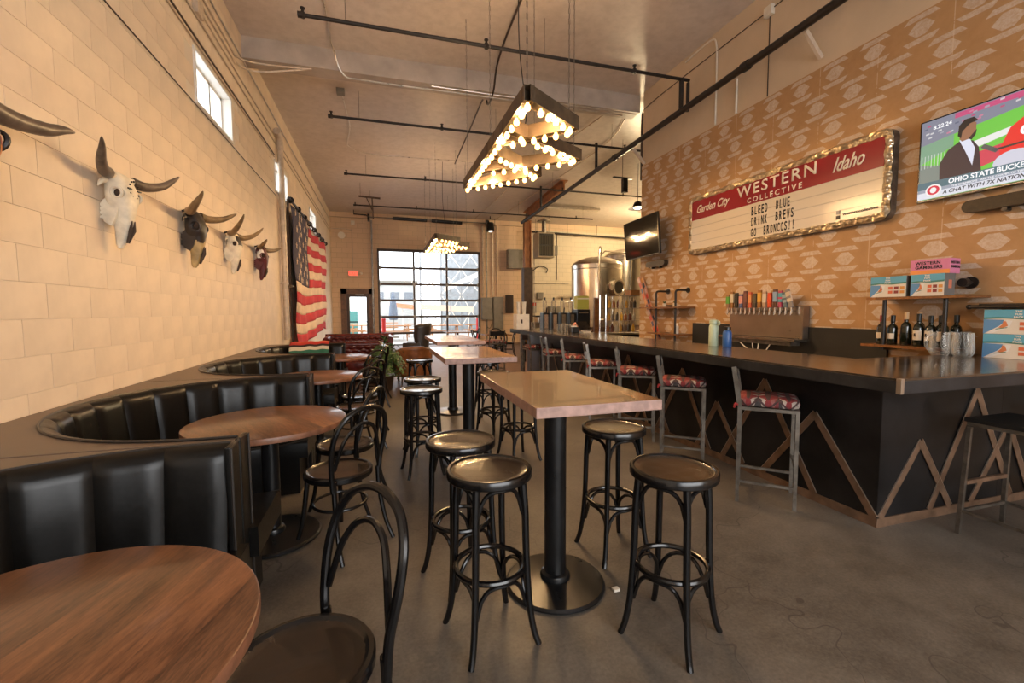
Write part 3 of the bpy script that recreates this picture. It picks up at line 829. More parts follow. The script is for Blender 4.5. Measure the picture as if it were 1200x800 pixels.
# ================================================================= METAL BAR STOOLS (facing +X)
def make_barstool(label):
    t = thing('bar_stool', label, 'stool', (0,0,0), 0, 'steel bar stools with red patterned cushions')
    w_, q, zt = .185, .024, .705
    for sx in (-1, 1):
        for sy in (-1, 1): B().bar((sx*w_, sy*w_, 0), (sx*w_, sy*w_, zt), q, q, (1,0,0)).obj('leg', m_steel_raw, t, smooth=False)
    b = B()
    for sy in (-1, 1): b.bar((-w_-q/2, sy*w_, zt+q/2), (w_+q/2, sy*w_, zt+q/2), q, q)
    for sx in (-1, 1): b.bar((sx*w_, -w_+q/2, zt+q/2), (sx*w_, w_-q/2, zt+q/2), q, q)
    b.obj('seat_frame', m_steel_raw, t, smooth=False)
    for sy in (-1, 1): B().bar((-w_+q/2, sy*w_, .16), (w_-q/2, sy*w_, .16), q*.8, q*.8).obj('stretcher', m_steel_raw, t, smooth=False)
    for sx, z in ((1, .30), (-1, .16)): B().bar((sx*w_, -w_+q/2, z), (sx*w_, w_-q/2, z), q*.8, q*.8).obj('stretcher', m_steel_raw, t, smooth=False)
    for sy in (-1, 1):
        B().bar((-w_, sy*(w_-.002), zt+q), (-w_-.045, sy*(w_-.002), 1.02), .012, .032, (1,0,.1)).obj('back_post', m_steel_raw, t, smooth=False)
    B().bar((-w_-.022, 0, .90), (-w_-.040, 0, 1.0), .36, .004, (1,0,.15)).obj('back_plate', m_barsteel, t, smooth=False)
    # cushion: soft square pad
    def pad(u, v_):
        a = 2*PI*u; c, s_ = math.cos(a), math.sin(a); e = .35
        x = math.copysign(abs(c)**e, c); y = math.copysign(abs(s_)**e, s_)
        prof = [(0,.0),(.8,.0),(.97,.008),(1.0,.03),(.98,.052),(.88,.066),(.5,.074),(0,.076)][int(round(v_*7))]
        return (x*.205*prof[0], y*.205*prof[0], zt+q+prof[1]+.002)
    B().grid(pad, 36, 8, True).obj('cushion', m_kil, t, angle=80)
    B().tube(smooth_path([(-.20,-.19,.74),(-.215,-.21,.75),(-.22,-.20,.72)], 3), .008, 6).obj('cushion_tie', flat('red_tie', (.3,.02,.02), .8), t)
    return t
bs = [((2.83,2.67), -45, 'steel bar stool with red patterned cushion standing nearest the bar corner'),
      ((2.80,3.62), -38, 'steel bar stool with red patterned cushion, second from the bar corner'),
      ((2.80,4.43), -32, 'steel bar stool with red patterned cushion, third from the bar corner'),
      ((2.80,5.25), -20, 'steel bar stool with red patterned cushion, fourth from the bar corner'),
      ((2.80,6.05), -24, 'steel bar stool with red patterned cushion, fifth from the bar corner'),
      ((2.82,6.90), -8, 'steel bar stool with red patterned cushion, sixth from the bar corner'),
      ((2.86,8.05), 5, 'steel bar stool with red patterned cushion, last along the bar before its end post')]
bs0 = make_barstool(bs[0][2])
for i, ((x, y), a, lab) in enumerate(bs):
    if i == 0: bs0.location = (x, y, 0); bs0.rotation_euler.z = math.radians(a)
    else: dup(bs0, (x, y, 0), math.radians(a), lab)
# backless black steel stool at right
t = thing('steel_stool', 'backless steel stool with flat black seat, cut by the right frame edge', 'stool', (3.77, 1.645, 0), 0)
b = B().box(-.225, .225, -.21, .21, .735, .76); b.obj('seat', flat('black_seat_board', (.006,.006,.006), .5), t, smooth=False, bev=.004)
for sx in (-1, 1):
    for sy in (-1, 1): B().bar((sx*.20, sy*.19, .70), (sx*.222, sy*.205, 0), .022, .022, (1,0,0)).obj('leg', m_steel_raw, t, smooth=False)
b = B()
for sy in (-1, 1): b.bar((-.21, sy*.19, .722), (.21, sy*.19, .722), .022, .022)
for sx in (-1, 1): b.bar((sx*.20, -.18, .722), (sx*.20, .18, .722), .022, .022)
b.obj('seat_frame', m_steel_raw, t, smooth=False)
B().bar((-.20, .195, .34), (.20, .195, .34), .02, .025).obj('foot_rail', m_copper, t, smooth=False)
B().bar((-.208, .198, .155), (.208, .198, .155), .018, .018).obj('stretcher', m_steel_raw, t, smooth=False)
for sx in (-1, 1): B().bar((sx*.215, -.195, .155), (sx*.215, .195, .155), .018, .018).obj('stretcher', m_steel_raw, t, smooth=False)
# stool and tables beyond the bar's end
dup(bs0, (2.45, 9.75, 0), math.radians(100), 'steel bar stool with red cushion and black back standing beyond the bar end post')

# ================================================================= LETTER BOARD SIGN
SY0, SY1, SZ0, SZ1, SX = 6.02, 3.12, 2.31, 3.18, 4.70       # left (far) y, right (near) y
t = thing('letterboard_sign', 'long lit letter board sign with dark red header and hammered metal border', 'sign', (XR-.015, (SY0+SY1)/2, SZ0))
o_ = Vector(t.location)
def rel(o): o.location = Vector(o.location)-o_; return o
def rrect(y0, y1, z0, z1, r, n=6):
    out = []
    for (cy, cz, a0) in ((y1-r, z1-r, 0), (y0+r, z1-r, PI/2), (y0+r, z0+r, PI), (y1-r, z0+r, 3*PI/2)):
        for i in range(n+1):
            a = a0+PI/2*i/n; out.append((cy+r*math.cos(a), cz+r*math.sin(a)))
    return out
m_hammer = Mat('hammered_tin', (.62, .50, .34), .3, .9)
vv = m_hammer.coord('Object'); vo = m_hammer.new('ShaderNodeTexVoronoi'); vo.inputs['Scale'].default_value = 26; m_hammer.l.new(vv, vo.inputs['Vector'])
m_hammer.bump(vo.outputs[0], 1.0, .02); m_hammer = m_hammer.m
rel(B().prism(rrect(SY1, SY0, SZ0, SZ1, .09), lambda y, z: (SX+.012, y, z), lambda y, z: (XR-.016, y, z)).obj('housing', m_steel_raw, t, smooth=False))
# border as ripple of petals around the edge
outer = rrect(SY1, SY0, SZ0, SZ1, .09, 8); inn_ = rrect(SY1+.075, SY0-.075, SZ0+.075, SZ1-.075, .02, 8)
b = B(); n = len(outer)
def lerp2(a, c, u): return (a[0]+(c[0]-a[0])*u, a[1]+(c[1]-a[1])*u)
oo, ii = [], []
for k in range(n):
    a, c = outer[k], outer[(k+1) % n]; d, e = inn_[k], inn_[(k+1) % n]; L = math.dist(a, c); m = max(1, int(L/.03))
    for q in range(m): oo.append(lerp2(a, c, q/m)); ii.append(lerp2(d, e, q/m))
n = len(oo); i0 = 0; rowsN = 5
for k in range(n):
    for j in range(rowsN):
        u = j/(rowsN-1); p = lerp2(oo[k], ii[k], u); h = .030*math.sin(PI*min(1, u*.8+.1)) + .009*math.sin(k*1.15+j*1.5)
        b.v.append((SX+.010-h, p[0], p[1]))
for k in range(n):
    for j in range(rowsN-1): b._f(k*rowsN+j, ((k+1) % n)*rowsN+j, ((k+1) % n)*rowsN+j+1, k*rowsN+j+1)
rel(b.obj('border', m_hammer, t, angle=70))
zr = 2.83
m_red = flat('oxblood_enamel', (.28, .008, .014), .3); m_cream = Mat('cream_acrylic', (.66, .57, .44), .18)
m_cream.emit((1, .80, .52), .03); m_cream = m_cream.m
yl, yr, zb_, zt_ = SY0-.07, SY1+.07, SZ0+.07, SZ1-.07
rel(B().box(SX-.004, SX+.012, yr, yl, zr, zt_).obj('header_panel', m_red, t, smooth=False))
rel(B().box(SX-.002, SX+.012, yr, yl, zb_, zr-.002).obj('letter_panel', m_cream, t, smooth=False))
for k in range(1, 4):
    z = zb_ + (zr-zb_)*k/4
    rel(B().box(SX-.005, SX-.002, yr, yl, z-.005, z+.005).obj('letter_rail', flat('clear_rail', (.55,.47,.36), .15), t, smooth=False))
m_let = flat('cream_lettering', (.82, .74, .62), .5); m_bl = flat('black_letters', (.015,.012,.012), .5)
def sgn(name, body, size, y, z, mat=m_let, **k):
    o = wall_text(name, body, size, mat, t, SX-.008, y, z, **k); return rel(o)
def sgn_fit(name, body, y0, y1, z0, z1, mat=m_let, shear=0, spacing=1.0, bold=0, keep=None):
    """lettering scaled to fill y0..y1 (left to right) and z0..z1"""
    me = text_mesh(body, 1.0, mat, extrude=0.0, shear=shear, spacing=spacing, bold=bold)
    xs_ = [v.co.x for v in me.vertices]; ys_ = [v.co.y for v in me.vertices]
    ax, bx_, ay, by_ = min(xs_), max(xs_), min(ys_), max(ys_)
    kx, ky = abs(y0-y1)/(bx_-ax), (z1-z0)/(by_-ay)
    for v in me.vertices: v.co = (SX-.0085, y0-(v.co.x-ax)*kx, z0+(v.co.y-ay)*ky)
    bm = bmesh.new(); bm.from_mesh(me); bmesh.ops.solidify(bm, geom=list(bm.faces), thickness=.002); bm.to_mesh(me); bm.free()
    return rel(link(name, me, t))
sgn_fit('lettering', 'WESTERN', 5.04, 3.89, 2.955, 3.095, spacing=1.2, bold=.012)
sgn_fit('lettering', 'COLLECTIVE', 4.86, 4.06, 2.848, 2.915, spacing=1.5, bold=.012)
sgn_fit('lettering', 'Garden City', 5.83, 5.17, 2.885, 3.035, shear=.45, bold=.015)
sgn_fit('lettering', 'Idaho', 3.70, 3.37, 2.905, 3.055, shear=.45, bold=.015)
for body, z in (('BLEED  BLUE', 2.678), ('DRINK  BREWS', 2.540), ('GO  BRONCOS!!', 2.400)):
    pitch = .0535 if '!' not in body else .0505
    for k, ch in enumerate(body):
        if ch == ' ': continue
        wd = .010 if ch in 'I!' else .034
        ya = 4.78 - k*pitch - (.012 if ch in 'I!' else 0); sgn_fit('board_letter', ch, ya, ya-wd, z, z+.108, m_bl, bold=.012)
sgn_fit('small_lettering', 'westerncollective', 3.57, 3.22, 2.432, 2.462, m_bl, bold=.01)
B_ = B().box(SX-.010, SX-.004, 3.60, 3.64, 2.40, 2.44); rel(B_.obj('social_icon', m_bl, t, smooth=False))
rel(B().box(SX-.010, SX-.004, 3.60, 3.64, 2.455, 2.495).obj('social_icon', flat('grey_icon', (.3,.27,.24), .5), t, smooth=False))
for y in (3.3, 3.9, 4.5, 5.1, 5.7): point('sign_lamp', (SX-.10, y, SZ1+.04), .35, (1, .62, .25), .02)

# ================================================================= TELEVISIONS
def ev(name, c, s=.85): return glow(name, c, s)
TY0, TY1, TZ0, TZ1 = 2.90, 1.68, 2.40, 3.11
t = thing('television', 'large television on the wallpapered wall showing a football interview', 'television', (XR-.02, (TY0+TY1)/2, TZ0))
o_ = Vector(t.location); TX = XR-.10
tilt = None
rel(B().box(TX, TX+.035, TY1, TY0, TZ0, TZ1).obj('bezel', flat('gloss_black_plastic', (.01,.01,.01), .2), t, smooth=False, bev=.004))
rel(B().box(TX+.035, XR-.016, 2.2, 2.55, 2.65, 2.9).obj('wall_mount', m_blackmetal, t, smooth=False))
ss = B(); 
sy = lambda u: TY0-.014-u*(TY0-TY1-.028)
sz = lambda v: TZ0+.020+v*(TZ1-TZ0-.032)
scr = []
def poly(name, pts, col, layer, st=.85):
    b = B(); b.prism(pts, lambda u, v: (TX-.0012*layer, sy(u), sz(v)), lambda u, v: (TX-.0012*layer+.001, sy(u), sz(v)))
    scr.append(rel(b.obj(name, ev(name, col, st), t, smooth=False)))
poly('screen_field', [(0,0),(1,0),(1,1),(0,1)], (.16,.55,.07), 1)
poly('screen_stands', [(0,.70),(1,.93),(1,1),(0,1)], (.22,.23,.30), 2)
poly('screen_crowd', [(.2,.93),(.55,.93),(.62,.99),(.2,.99)], (.55,.08,.20), 3)
poly('screen_wall', [(0,.46),(.20,.60),(.20,.74),(0,.70)], (.20,.36,.24), 3)
poly('screen_stripe', [(.22,.46),(.60,.60),(.60,.66),(.22,.56)], (.80,.80,.78), 3)
poly('screen_endzone', [(.22,.20),(.60,.36),(.60,.50),(.22,.42)], (.62,.06,.10), 3)
poly('screen_turf', [(0,.16),(.35,.16),(.35,.30),(0,.46)], (.20,.24,.22), 4)
for k in range(9): poly('screen_railing', [(.01+k*.02,.40),(.014+k*.02,.40),(.014+k*.02,.56),(.01+k*.02,.56)], (.6,.65,.6), 5)
rc = random.Random(5)
for k in range(46):
    u = rc.uniform(0,.97); v = .73+.2*u+rc.uniform(0,.2-.12*u); c_ = rc.choice([(.5,.08,.18),(.6,.6,.62),(.12,.13,.2),(.35,.36,.42),(.55,.2,.3)])
    poly('screen_crowd', [(u,v),(u+.022,v+.004),(u+.022,v+.022),(u,v+.018)], c_, 4)
# man in suit
poly('screen_suit', [(.13,.14),(.125,.42),(.17,.56),(.235,.63),(.31,.60),(.345,.50),(.37,.14)], (.045,.028,.038), 6)
poly('screen_shirt', [(.235,.64),(.285,.66),(.325,.50),(.315,.30),(.27,.50)], (.70,.72,.85), 7)
poly('screen_face', [(.235,.66),(.245,.80),(.29,.84),(.325,.80),(.325,.70),(.295,.63),(.25,.62)], (.30,.14,.08), 8)
poly('screen_hair', [(.225,.70),(.23,.82),(.26,.875),(.31,.875),(.335,.82),(.29,.81),(.25,.74),(.245,.66)], (.02,.015,.015), 9)
poly('screen_beard', [(.285,.63),(.33,.72),(.325,.66),(.305,.61)], (.03,.02,.02), 9)
# man in red
poly('screen_hoodie', [(.45,.16),(.455,.42),(.50,.62),(.56,.70),(.70,.74),(.82,.66),(.88,.40),(.88,.16)], (.78,.035,.03), 6)
poly('screen_face_two', [(.575,.72),(.58,.86),(.64,.88),(.68,.82),(.67,.72),(.62,.68)], (.58,.28,.18), 7)
poly('screen_cap', [(.565,.83),(.575,.90),(.61,.95),(.66,.945),(.685,.90),(.70,.86),(.64,.87)], (.60,.02,.05), 8)
poly('screen_string', [(.605,.52),(.612,.52),(.612,.68),(.605,.68)], (.75,.7,.7), 8)
poly('screen_string', [(.655,.52),(.662,.52),(.662,.68),(.655,.68)], (.75,.7,.7), 8)
poly('screen_microphone', [(.355,.48),(.375,.515),(.455,.41),(.435,.38)], (.10,.10,.10), 9)
poly('screen_microphone', [(.42,.40),(.78,.43),(.78,.445),(.42,.425)], (.05,.04,.04), 9)
def ell(cu, cv, a, b_, n=18, f=1): return [(cu+a*math.cos(2*PI*k/n), cv+b_*math.sin(2*PI*k/n)) for k in range(n)]
poly('screen_helmet', ell(.53,.24,.105,.125), (.62,.62,.72), 10)
poly('screen_helmet', ell(.80,.30,.12,.15), (.66,.64,.70), 10)
for k in range(4): poly('screen_face_mask', [(.60+k*.008,.14+k*.035),(.655,.16+k*.045),(.655,.175+k*.045),(.60+k*.008,.155+k*.035)], (.10,.02,.03), 11)
poly('screen_banner', [(0,.125),(1,.125),(1,.215),(0,.215)], (.08,.16,.20), 12)
poly('screen_ticker', [(0,.0),(1,.0),(1,.085),(0,.085)], (.70,.72,.80), 12)
poly('screen_band', [(0,.085),(1,.085),(1,.125),(0,.125)], (.30,.34,.42), 12)
poly('screen_roundel', ell(.10,.10,.05,.075), (.85,.82,.82), 13)
poly('screen_roundel', ell(.10,.10,.038,.058), (.62,.02,.06), 14)
poly('screen_roundel', ell(.10,.10,.02,.036), (.85,.82,.82), 15)
m_tw = ev('screen_white', (.9,.9,.92), .9); m_td = ev('screen_dark_text', (.06,.05,.08), .3)
def tv_text(body, size, u, v, mat, lay=16, **k): rel(wall_text('screen_lettering', body, size, mat, t, TX-.0012*lay, sy(u), sz(v), extrude=.0004, **k))
tv_text('OHIO STATE BUCKEYES HEAD COACH', .056, .19, .142, m_tw, sx=.92, bold=.0015)
tv_text('THE CHAMPIONS   ARE THE CHAMPS OF THE YEAR', .022, .21, .092, m_tw)
tv_text('A CHAT WITH 7X NATIONAL CHAMPION COACH', .042, .16, .028, m_td, shear=.2, sx=1.0, bold=.001)
tv_text('8.22.24', .045, .08, .87, m_tw, bold=.001)
tv_text('Ohio', .115, .545, .50, m_tw, shear=.2, bold=.003)
# sound bars
def soundbar(y0, y1, z, label, leds=True):
    t = thing('sound_bar', label, 'speaker', (XR-.016, (y0+y1)/2, z)); o__ = Vector(t.location)
    pts = []
    r = .05; hy = (y0-y1)/2-r
    out = [( hy+r*math.cos(a), r*math.sin(a)) for a in [PI*k/10-PI/2 for k in range(11)]] + [(-hy-r*math.cos(a), -r*math.sin(a)) for a in [PI*k/10-PI/2 for k in range(11)]]
    B().prism(out, lambda y, z_: (-.10, y, z_), lambda y, z_: (-.02, y, z_)).obj('cabinet', varied('bronze_black_grille', (.03,.02,.012), .5, .2, .3, 30, .1), t, angle=60)
    for s_ in (-.5, .5): B().cyl((-.09, s_*hy, -r-.014), (-.03, s_*hy, -r-.014), .018).obj('bracket', m_blackmetal, t); B().bar((-.03, s_*hy, -.03), (0, s_*hy, -.03), .04, .04).obj('bracket', m_blackmetal, t)
    if leds: B().box(-.103, -.10, -.01, 0, -.005, .005).obj('indicator', glow('green_led', (.1,.9,.2), 1.5), t, smooth=False)
    return t
soundbar(2.56, 1.6, 2.29, 'long black sound bar mounted under the large interview television')
t = thing('television', 'dark switched-off television with gold reflection, mounted left of the letter board', 'television', (XR-.1, 7.0, 2.75), math.radians(-4.2))
tm = Matrix.Rotation(math.radians(-5), 3, 'Y')
b = B().box(-.24, -.20, -.60, .60, -.34, .34, tm); b.obj('bezel', flat('gloss_black_plastic_two', (.006,.006,.006), .22), t, smooth=False)
b = B().box(-.2415, -.2405, -.59, .59, -.325, .33, tm); b.obj('screen', flat('dark_screen', (.004,.004,.004), .07, 0, 0, .3), t, smooth=False)
B().bar((-.20, 0, .03), (.08, 0, .03), .12, .12).obj('wall_mount', m_blackmetal, t, smooth=False)
soundbar(7.18, 6.62, 2.27, 'small dark speaker bar below the switched-off television', False)

# ================================================================= PIPES AND CONDUIT
def pz(y): return 4.54-.0215*(y-3.54)
t = thing('sprinkler_main', 'thick black iron sprinkler main pipe rising along the right wall under the ceiling', 'pipe', (4.5, 3.5, 4.5)); o_ = Vector(t.location)
rel(B().cyl((4.5, -3.4, pz(-3.4)), (4.5, 14.0, pz(14)), .046, seg=14).obj('pipe', m_pipe, t))
for y in (1.5, 4.75, 8.0, 11.2, 13.6): rel(B().cyl((4.5, y-.05, pz(y)), (4.5, y+.05, pz(y)), .060, seg=14).obj('coupling', m_pipe, t))
for y in (3.95, 7.40): rel(B().bar((XR-.03, y, pz(y)-.30), (4.53, y, pz(y)-.05), .035, .05).obj('wall_bracket', m_conduit, t, smooth=False))
rel(B().cyl((4.52, 6.04, pz(6.04)+.03), (4.52, 6.04, 4.96), .034).obj('riser', m_pipe, t))
rel(B().cyl((4.64, 6.04, pz(6.04)+.03), (4.64, 6.04, 4.94), .026).obj('riser', m_pipe, t))
for x, y in ((4.5, 8.8), (4.5, 12.2)): rel(B().cyl((x, y, pz(y)+.03), (x, y, 5.0), .03).obj('riser', m_pipe, t))
br = [(6.04, -.82, 4.66, 'nearest'), (8.9, -.78, 5.9, 'second'), (12.4, -.76, 8.0, 'third'), (15.9, -.72, 8.0, 'farthest')]
for y, x0, x1, w_ in br:
    t = thing('sprinkler_branch', 'black sprinkler branch pipe crossing under the ceiling, %s of the four from the camera' % w_, 'pipe', (x0, y, 4.98), 0, 'sprinkler branch pipes')
    B().cyl((0,0,0), (x1-x0,0,0), .024, seg=12).obj('pipe', m_pipe, t)
    B().cyl((-.035,0,0), (.02,0,0), .036, seg=12).obj('end_cap', m_pipe, t)
    x = .02
    while x < x1-x0:
        b = B().cyl((x,0,.0), (x,0,.075), .017, seg=8).cyl((x,0,.075), (x,0,.085), .030, seg=10).cyl((x,-0,-.03),(x,0,.03), .03, seg=8)
        b.obj('sprinkler_head', m_pipe, t); x += 2.25 if w_ == 'nearest' else 2.0
    x = .5
    while x < x1-x0: B().cyl((x,0,.024), (x,0,ZC-4.98), .004, seg=6).obj('hanger_rod', m_steel_raw, t); x += 2.6
# torsion shaft above the roll-up door
t = thing('torsion_shaft', 'black spring shaft above the roll-up glass door', 'door hardware', (2.1, 19.35, 5.30))
B().cyl((-2.5,0,0), (2.6,0,0), .022).obj('shaft', m_steel_raw, t)
B().cyl((-1.5,0,.0), (-.1,0,-.02), .07).obj('spring', m_blackmetal, t); B().cyl((.1,0,-.02), (1.4,0,-.05), .07).obj('spring', m_blackmetal, t)
for x in (-2.45, 2.55): B().cyl((x-.04,0,0), (x+.04,0,0), .13).obj('cable_drum', m_blackmetal, t); B().box(x-.05, x+.05, .05, .2, -.15, .15).obj('bearing_plate', m_steel_raw, t, smooth=False)
B().tube([(-2.45,-.1,0),(-2.55,-.35,.0),(-3.0,-.35,.02),(-3.0,-.35,.30),(-3.6,-.35,.31)], .03, 8).obj('bracket_pipe', m_pipe, t)
b = B()
for x in (-2.35, 2.5): b.box(x-.03, x+.03, .1, .16, -5.2, -.1)
b.obj('track', m_steel_raw, t, smooth=False)
t = thing('track_hanger', 'brown T-shaped steel track hanger reaching down from the ceiling before the back wall', 'bracket', (0.0, 15.0, ZC))
B().bar((-.55,0,-.42), (.1,0,-.45), .05, .05).bar((-.15,0,-.45), (-.13,0,-1.1), .04,.04).bar((-.32,0,-.45), (-.14,0,-.85), .03,.03).obj('angle_iron', m_rustdark, t, smooth=False)
B().cyl((-.5,0,-.42), (-.5,0,0), .006, seg=6).obj('rod', m_steel_raw, t)
# grey conduits
def conduit(pts, label, r=.012, mat=None, n=6):
    o = B().tube(smooth_path(pts, n), r, 8).obj('conduit', mat or m_conduit_b); tag(o, label, 'conduit'); return o
def run(x, z, y0, y1, label, r=.011, mat=None):
    o = B().tube([(x, y0, z), (x, y1, z)], r, 8).obj('conduit', mat or m_conduit); tag(o, label, 'conduit', 'conduits along the top of the block wall')
for z, y1, m, lab in ((4.36, 9.5, m_conduit, 'lowest painted conduit of the bundle along the top of the block wall'),
                   (4.40, 9.5, m_darkbrown, 'thin dark conduit just above the lowest one on the block wall'),
                   (4.66, 19.4, m_conduit, 'painted conduit third from the bottom of the bundle on the block wall'),
                   (4.78, 19.4, m_conduit, 'painted conduit fourth from the bottom of the bundle on the block wall'),
                   (5.12, 19.4, m_conduit_b, 'bright bare conduit, topmost of the bundle on the block wall')):
    run(XL+.016, z, -1, y1, lab, .012, m)
for k, z in enumerate((4.88, 4.98)):
    conduit([(XL+.018,-1,z),(XL+.018,3,z),(XL+.018,6.8,z),(XL+.03,7.25,z+.01),(XL+.25,7.48-.03*k,z+.05),(-1.0,7.55-.03*k,5.08),(-.9,7.56-.03*k,5.10)], '%s of two painted conduits bending off the block wall to the ceiling beam' % ('lower', 'upper')[k], .013, m_conduit, 5)
tag(B().box(XL+.001, XL+.06, 5.75, 5.92, 4.66, 4.84).obj('junction_box', m_conduit, smooth=False, bev=.006), 'painted junction box among the conduits on the block wall', 'electrical box')
conduit([(-.58,2,5.45),(-.60,5,5.45),(-.60,7.0,5.45),(-.58,7.40,5.38),(-.45,7.58,5.10),(-.1,7.59,5.06),(1.5,7.59,5.06),(4.4,7.59,5.06)], 'bright bare conduit running on the ceiling then along the beam', .012)
conduit([(.9,7.60,5.12),(2.5,7.60,5.12),(4.7,7.59,5.12)], 'second thin conduit along the lower face of the ceiling beam', .009)
conduit([(1.76,1.5,5.44),(1.84,5.7,5.44),(1.90,7.1,5.42),(1.92,7.52,5.13),(1.94,8.0,5.13),(1.96,8.4,5.42),(2.0,10,5.44),(2.05,12.3,5.44)], 'dark flexible conduit snaking along the ceiling over the marquee', .016, m_darkbrown)
conduit([(-.58,9.0,5.45),(-.52,10.5,5.44),(-.46,12.0,5.42),(2.0,12.02,5.43),(5.0,12.05,5.43)], 'thin conduit bending across the ceiling beyond the beam', .010, m_conduit_b, 3)
tag(B().box(-.66,-.52,8.85,9.0,5.40,ZC-.001).obj('ceiling_box', m_grey, smooth=False), 'small grey box on the ceiling beyond the beam', 'electrical box')
conduit([(5.0,8.5,5.44),(5.3,10,5.44),(5.2,14,5.44),(4.9,19.0,5.40)], 'pair conduit running back on the ceiling over the brewery side', .014, m_conduit)
conduit([(4.5,8.3,5.44),(4.2,12,5.44),(4.0,19.2,5.40)], 'conduit running back on the ceiling left of the orange beam', .014, m_conduit)
conduit([(4.79,-1,5.2),(4.785,4.7,5.2),(4.785,6.2,5.2),(4.785,7.45,5.16),(4.84,7.53,5.0)], 'thin cable along the top of the cream upper wall', .006, m_darkbrown)
conduit([(4.785,6.3,5.40),(4.785,5.75,5.42),(4.785,5.62,5.30),(4.785,5.6,4.9),(4.785,5.6,4.16)], 'white conduit curving down the cream wall above the wallpaper', .012, m_white)
conduit([(4.785,5.2,4.16),(4.785,5.2,4.62)], 'short white conduit stub above the wallpaper', .014, m_white)
tag(B().box(4.74,4.798,4.62,4.74,5.12,5.24).obj('junction_box', m_white, smooth=False, bev=.005), 'white junction box high on the cream right wall', 'electrical box')
conduit([(4.785,4.68,5.12),(4.785,4.68,4.15)], 'dark rod hanging from the white junction box to the wallpaper', .006, m_darkbrown)
conduit([(4.80,7.53,5.12),(4.80,7.54,4.9),(4.80,7.54,3.9)], 'rust brown pipe down the end edge of the right wall', .025, m_rustdark)
t = thing('drain_pipe', 'cream painted drain pipe running down the block wall before the flag', 'pipe', (XL+.075, 9.75, 0))
B().tube([(0,0,.9),(0,0,4.65)], .055, 14).obj('pipe', m_conduit, t)
B().tube(smooth_path([(0,0,4.6),(0,-.01,4.74),(0,-.10,4.82),(0,-.28,4.83)], 5), .060, 14).obj('elbow', m_conduit, t)
B().box(-.07,.05,-.08,.08,2.0,2.03).obj('strap', m_conduit, t, smooth=False)
B().cyl((.055,0,1.95),(.12,-.02,1.95),.02).sphere((.13,-.03,1.95),.028).obj('valve', m_steel_raw, t)
tag(B().box(XL+.001, XL+.05, 9.98, 10.16, .9, 4.7).obj('wall_chase', m_conduit, smooth=False), 'cream boxed strip rising between drain pipe and flag', 'trim')

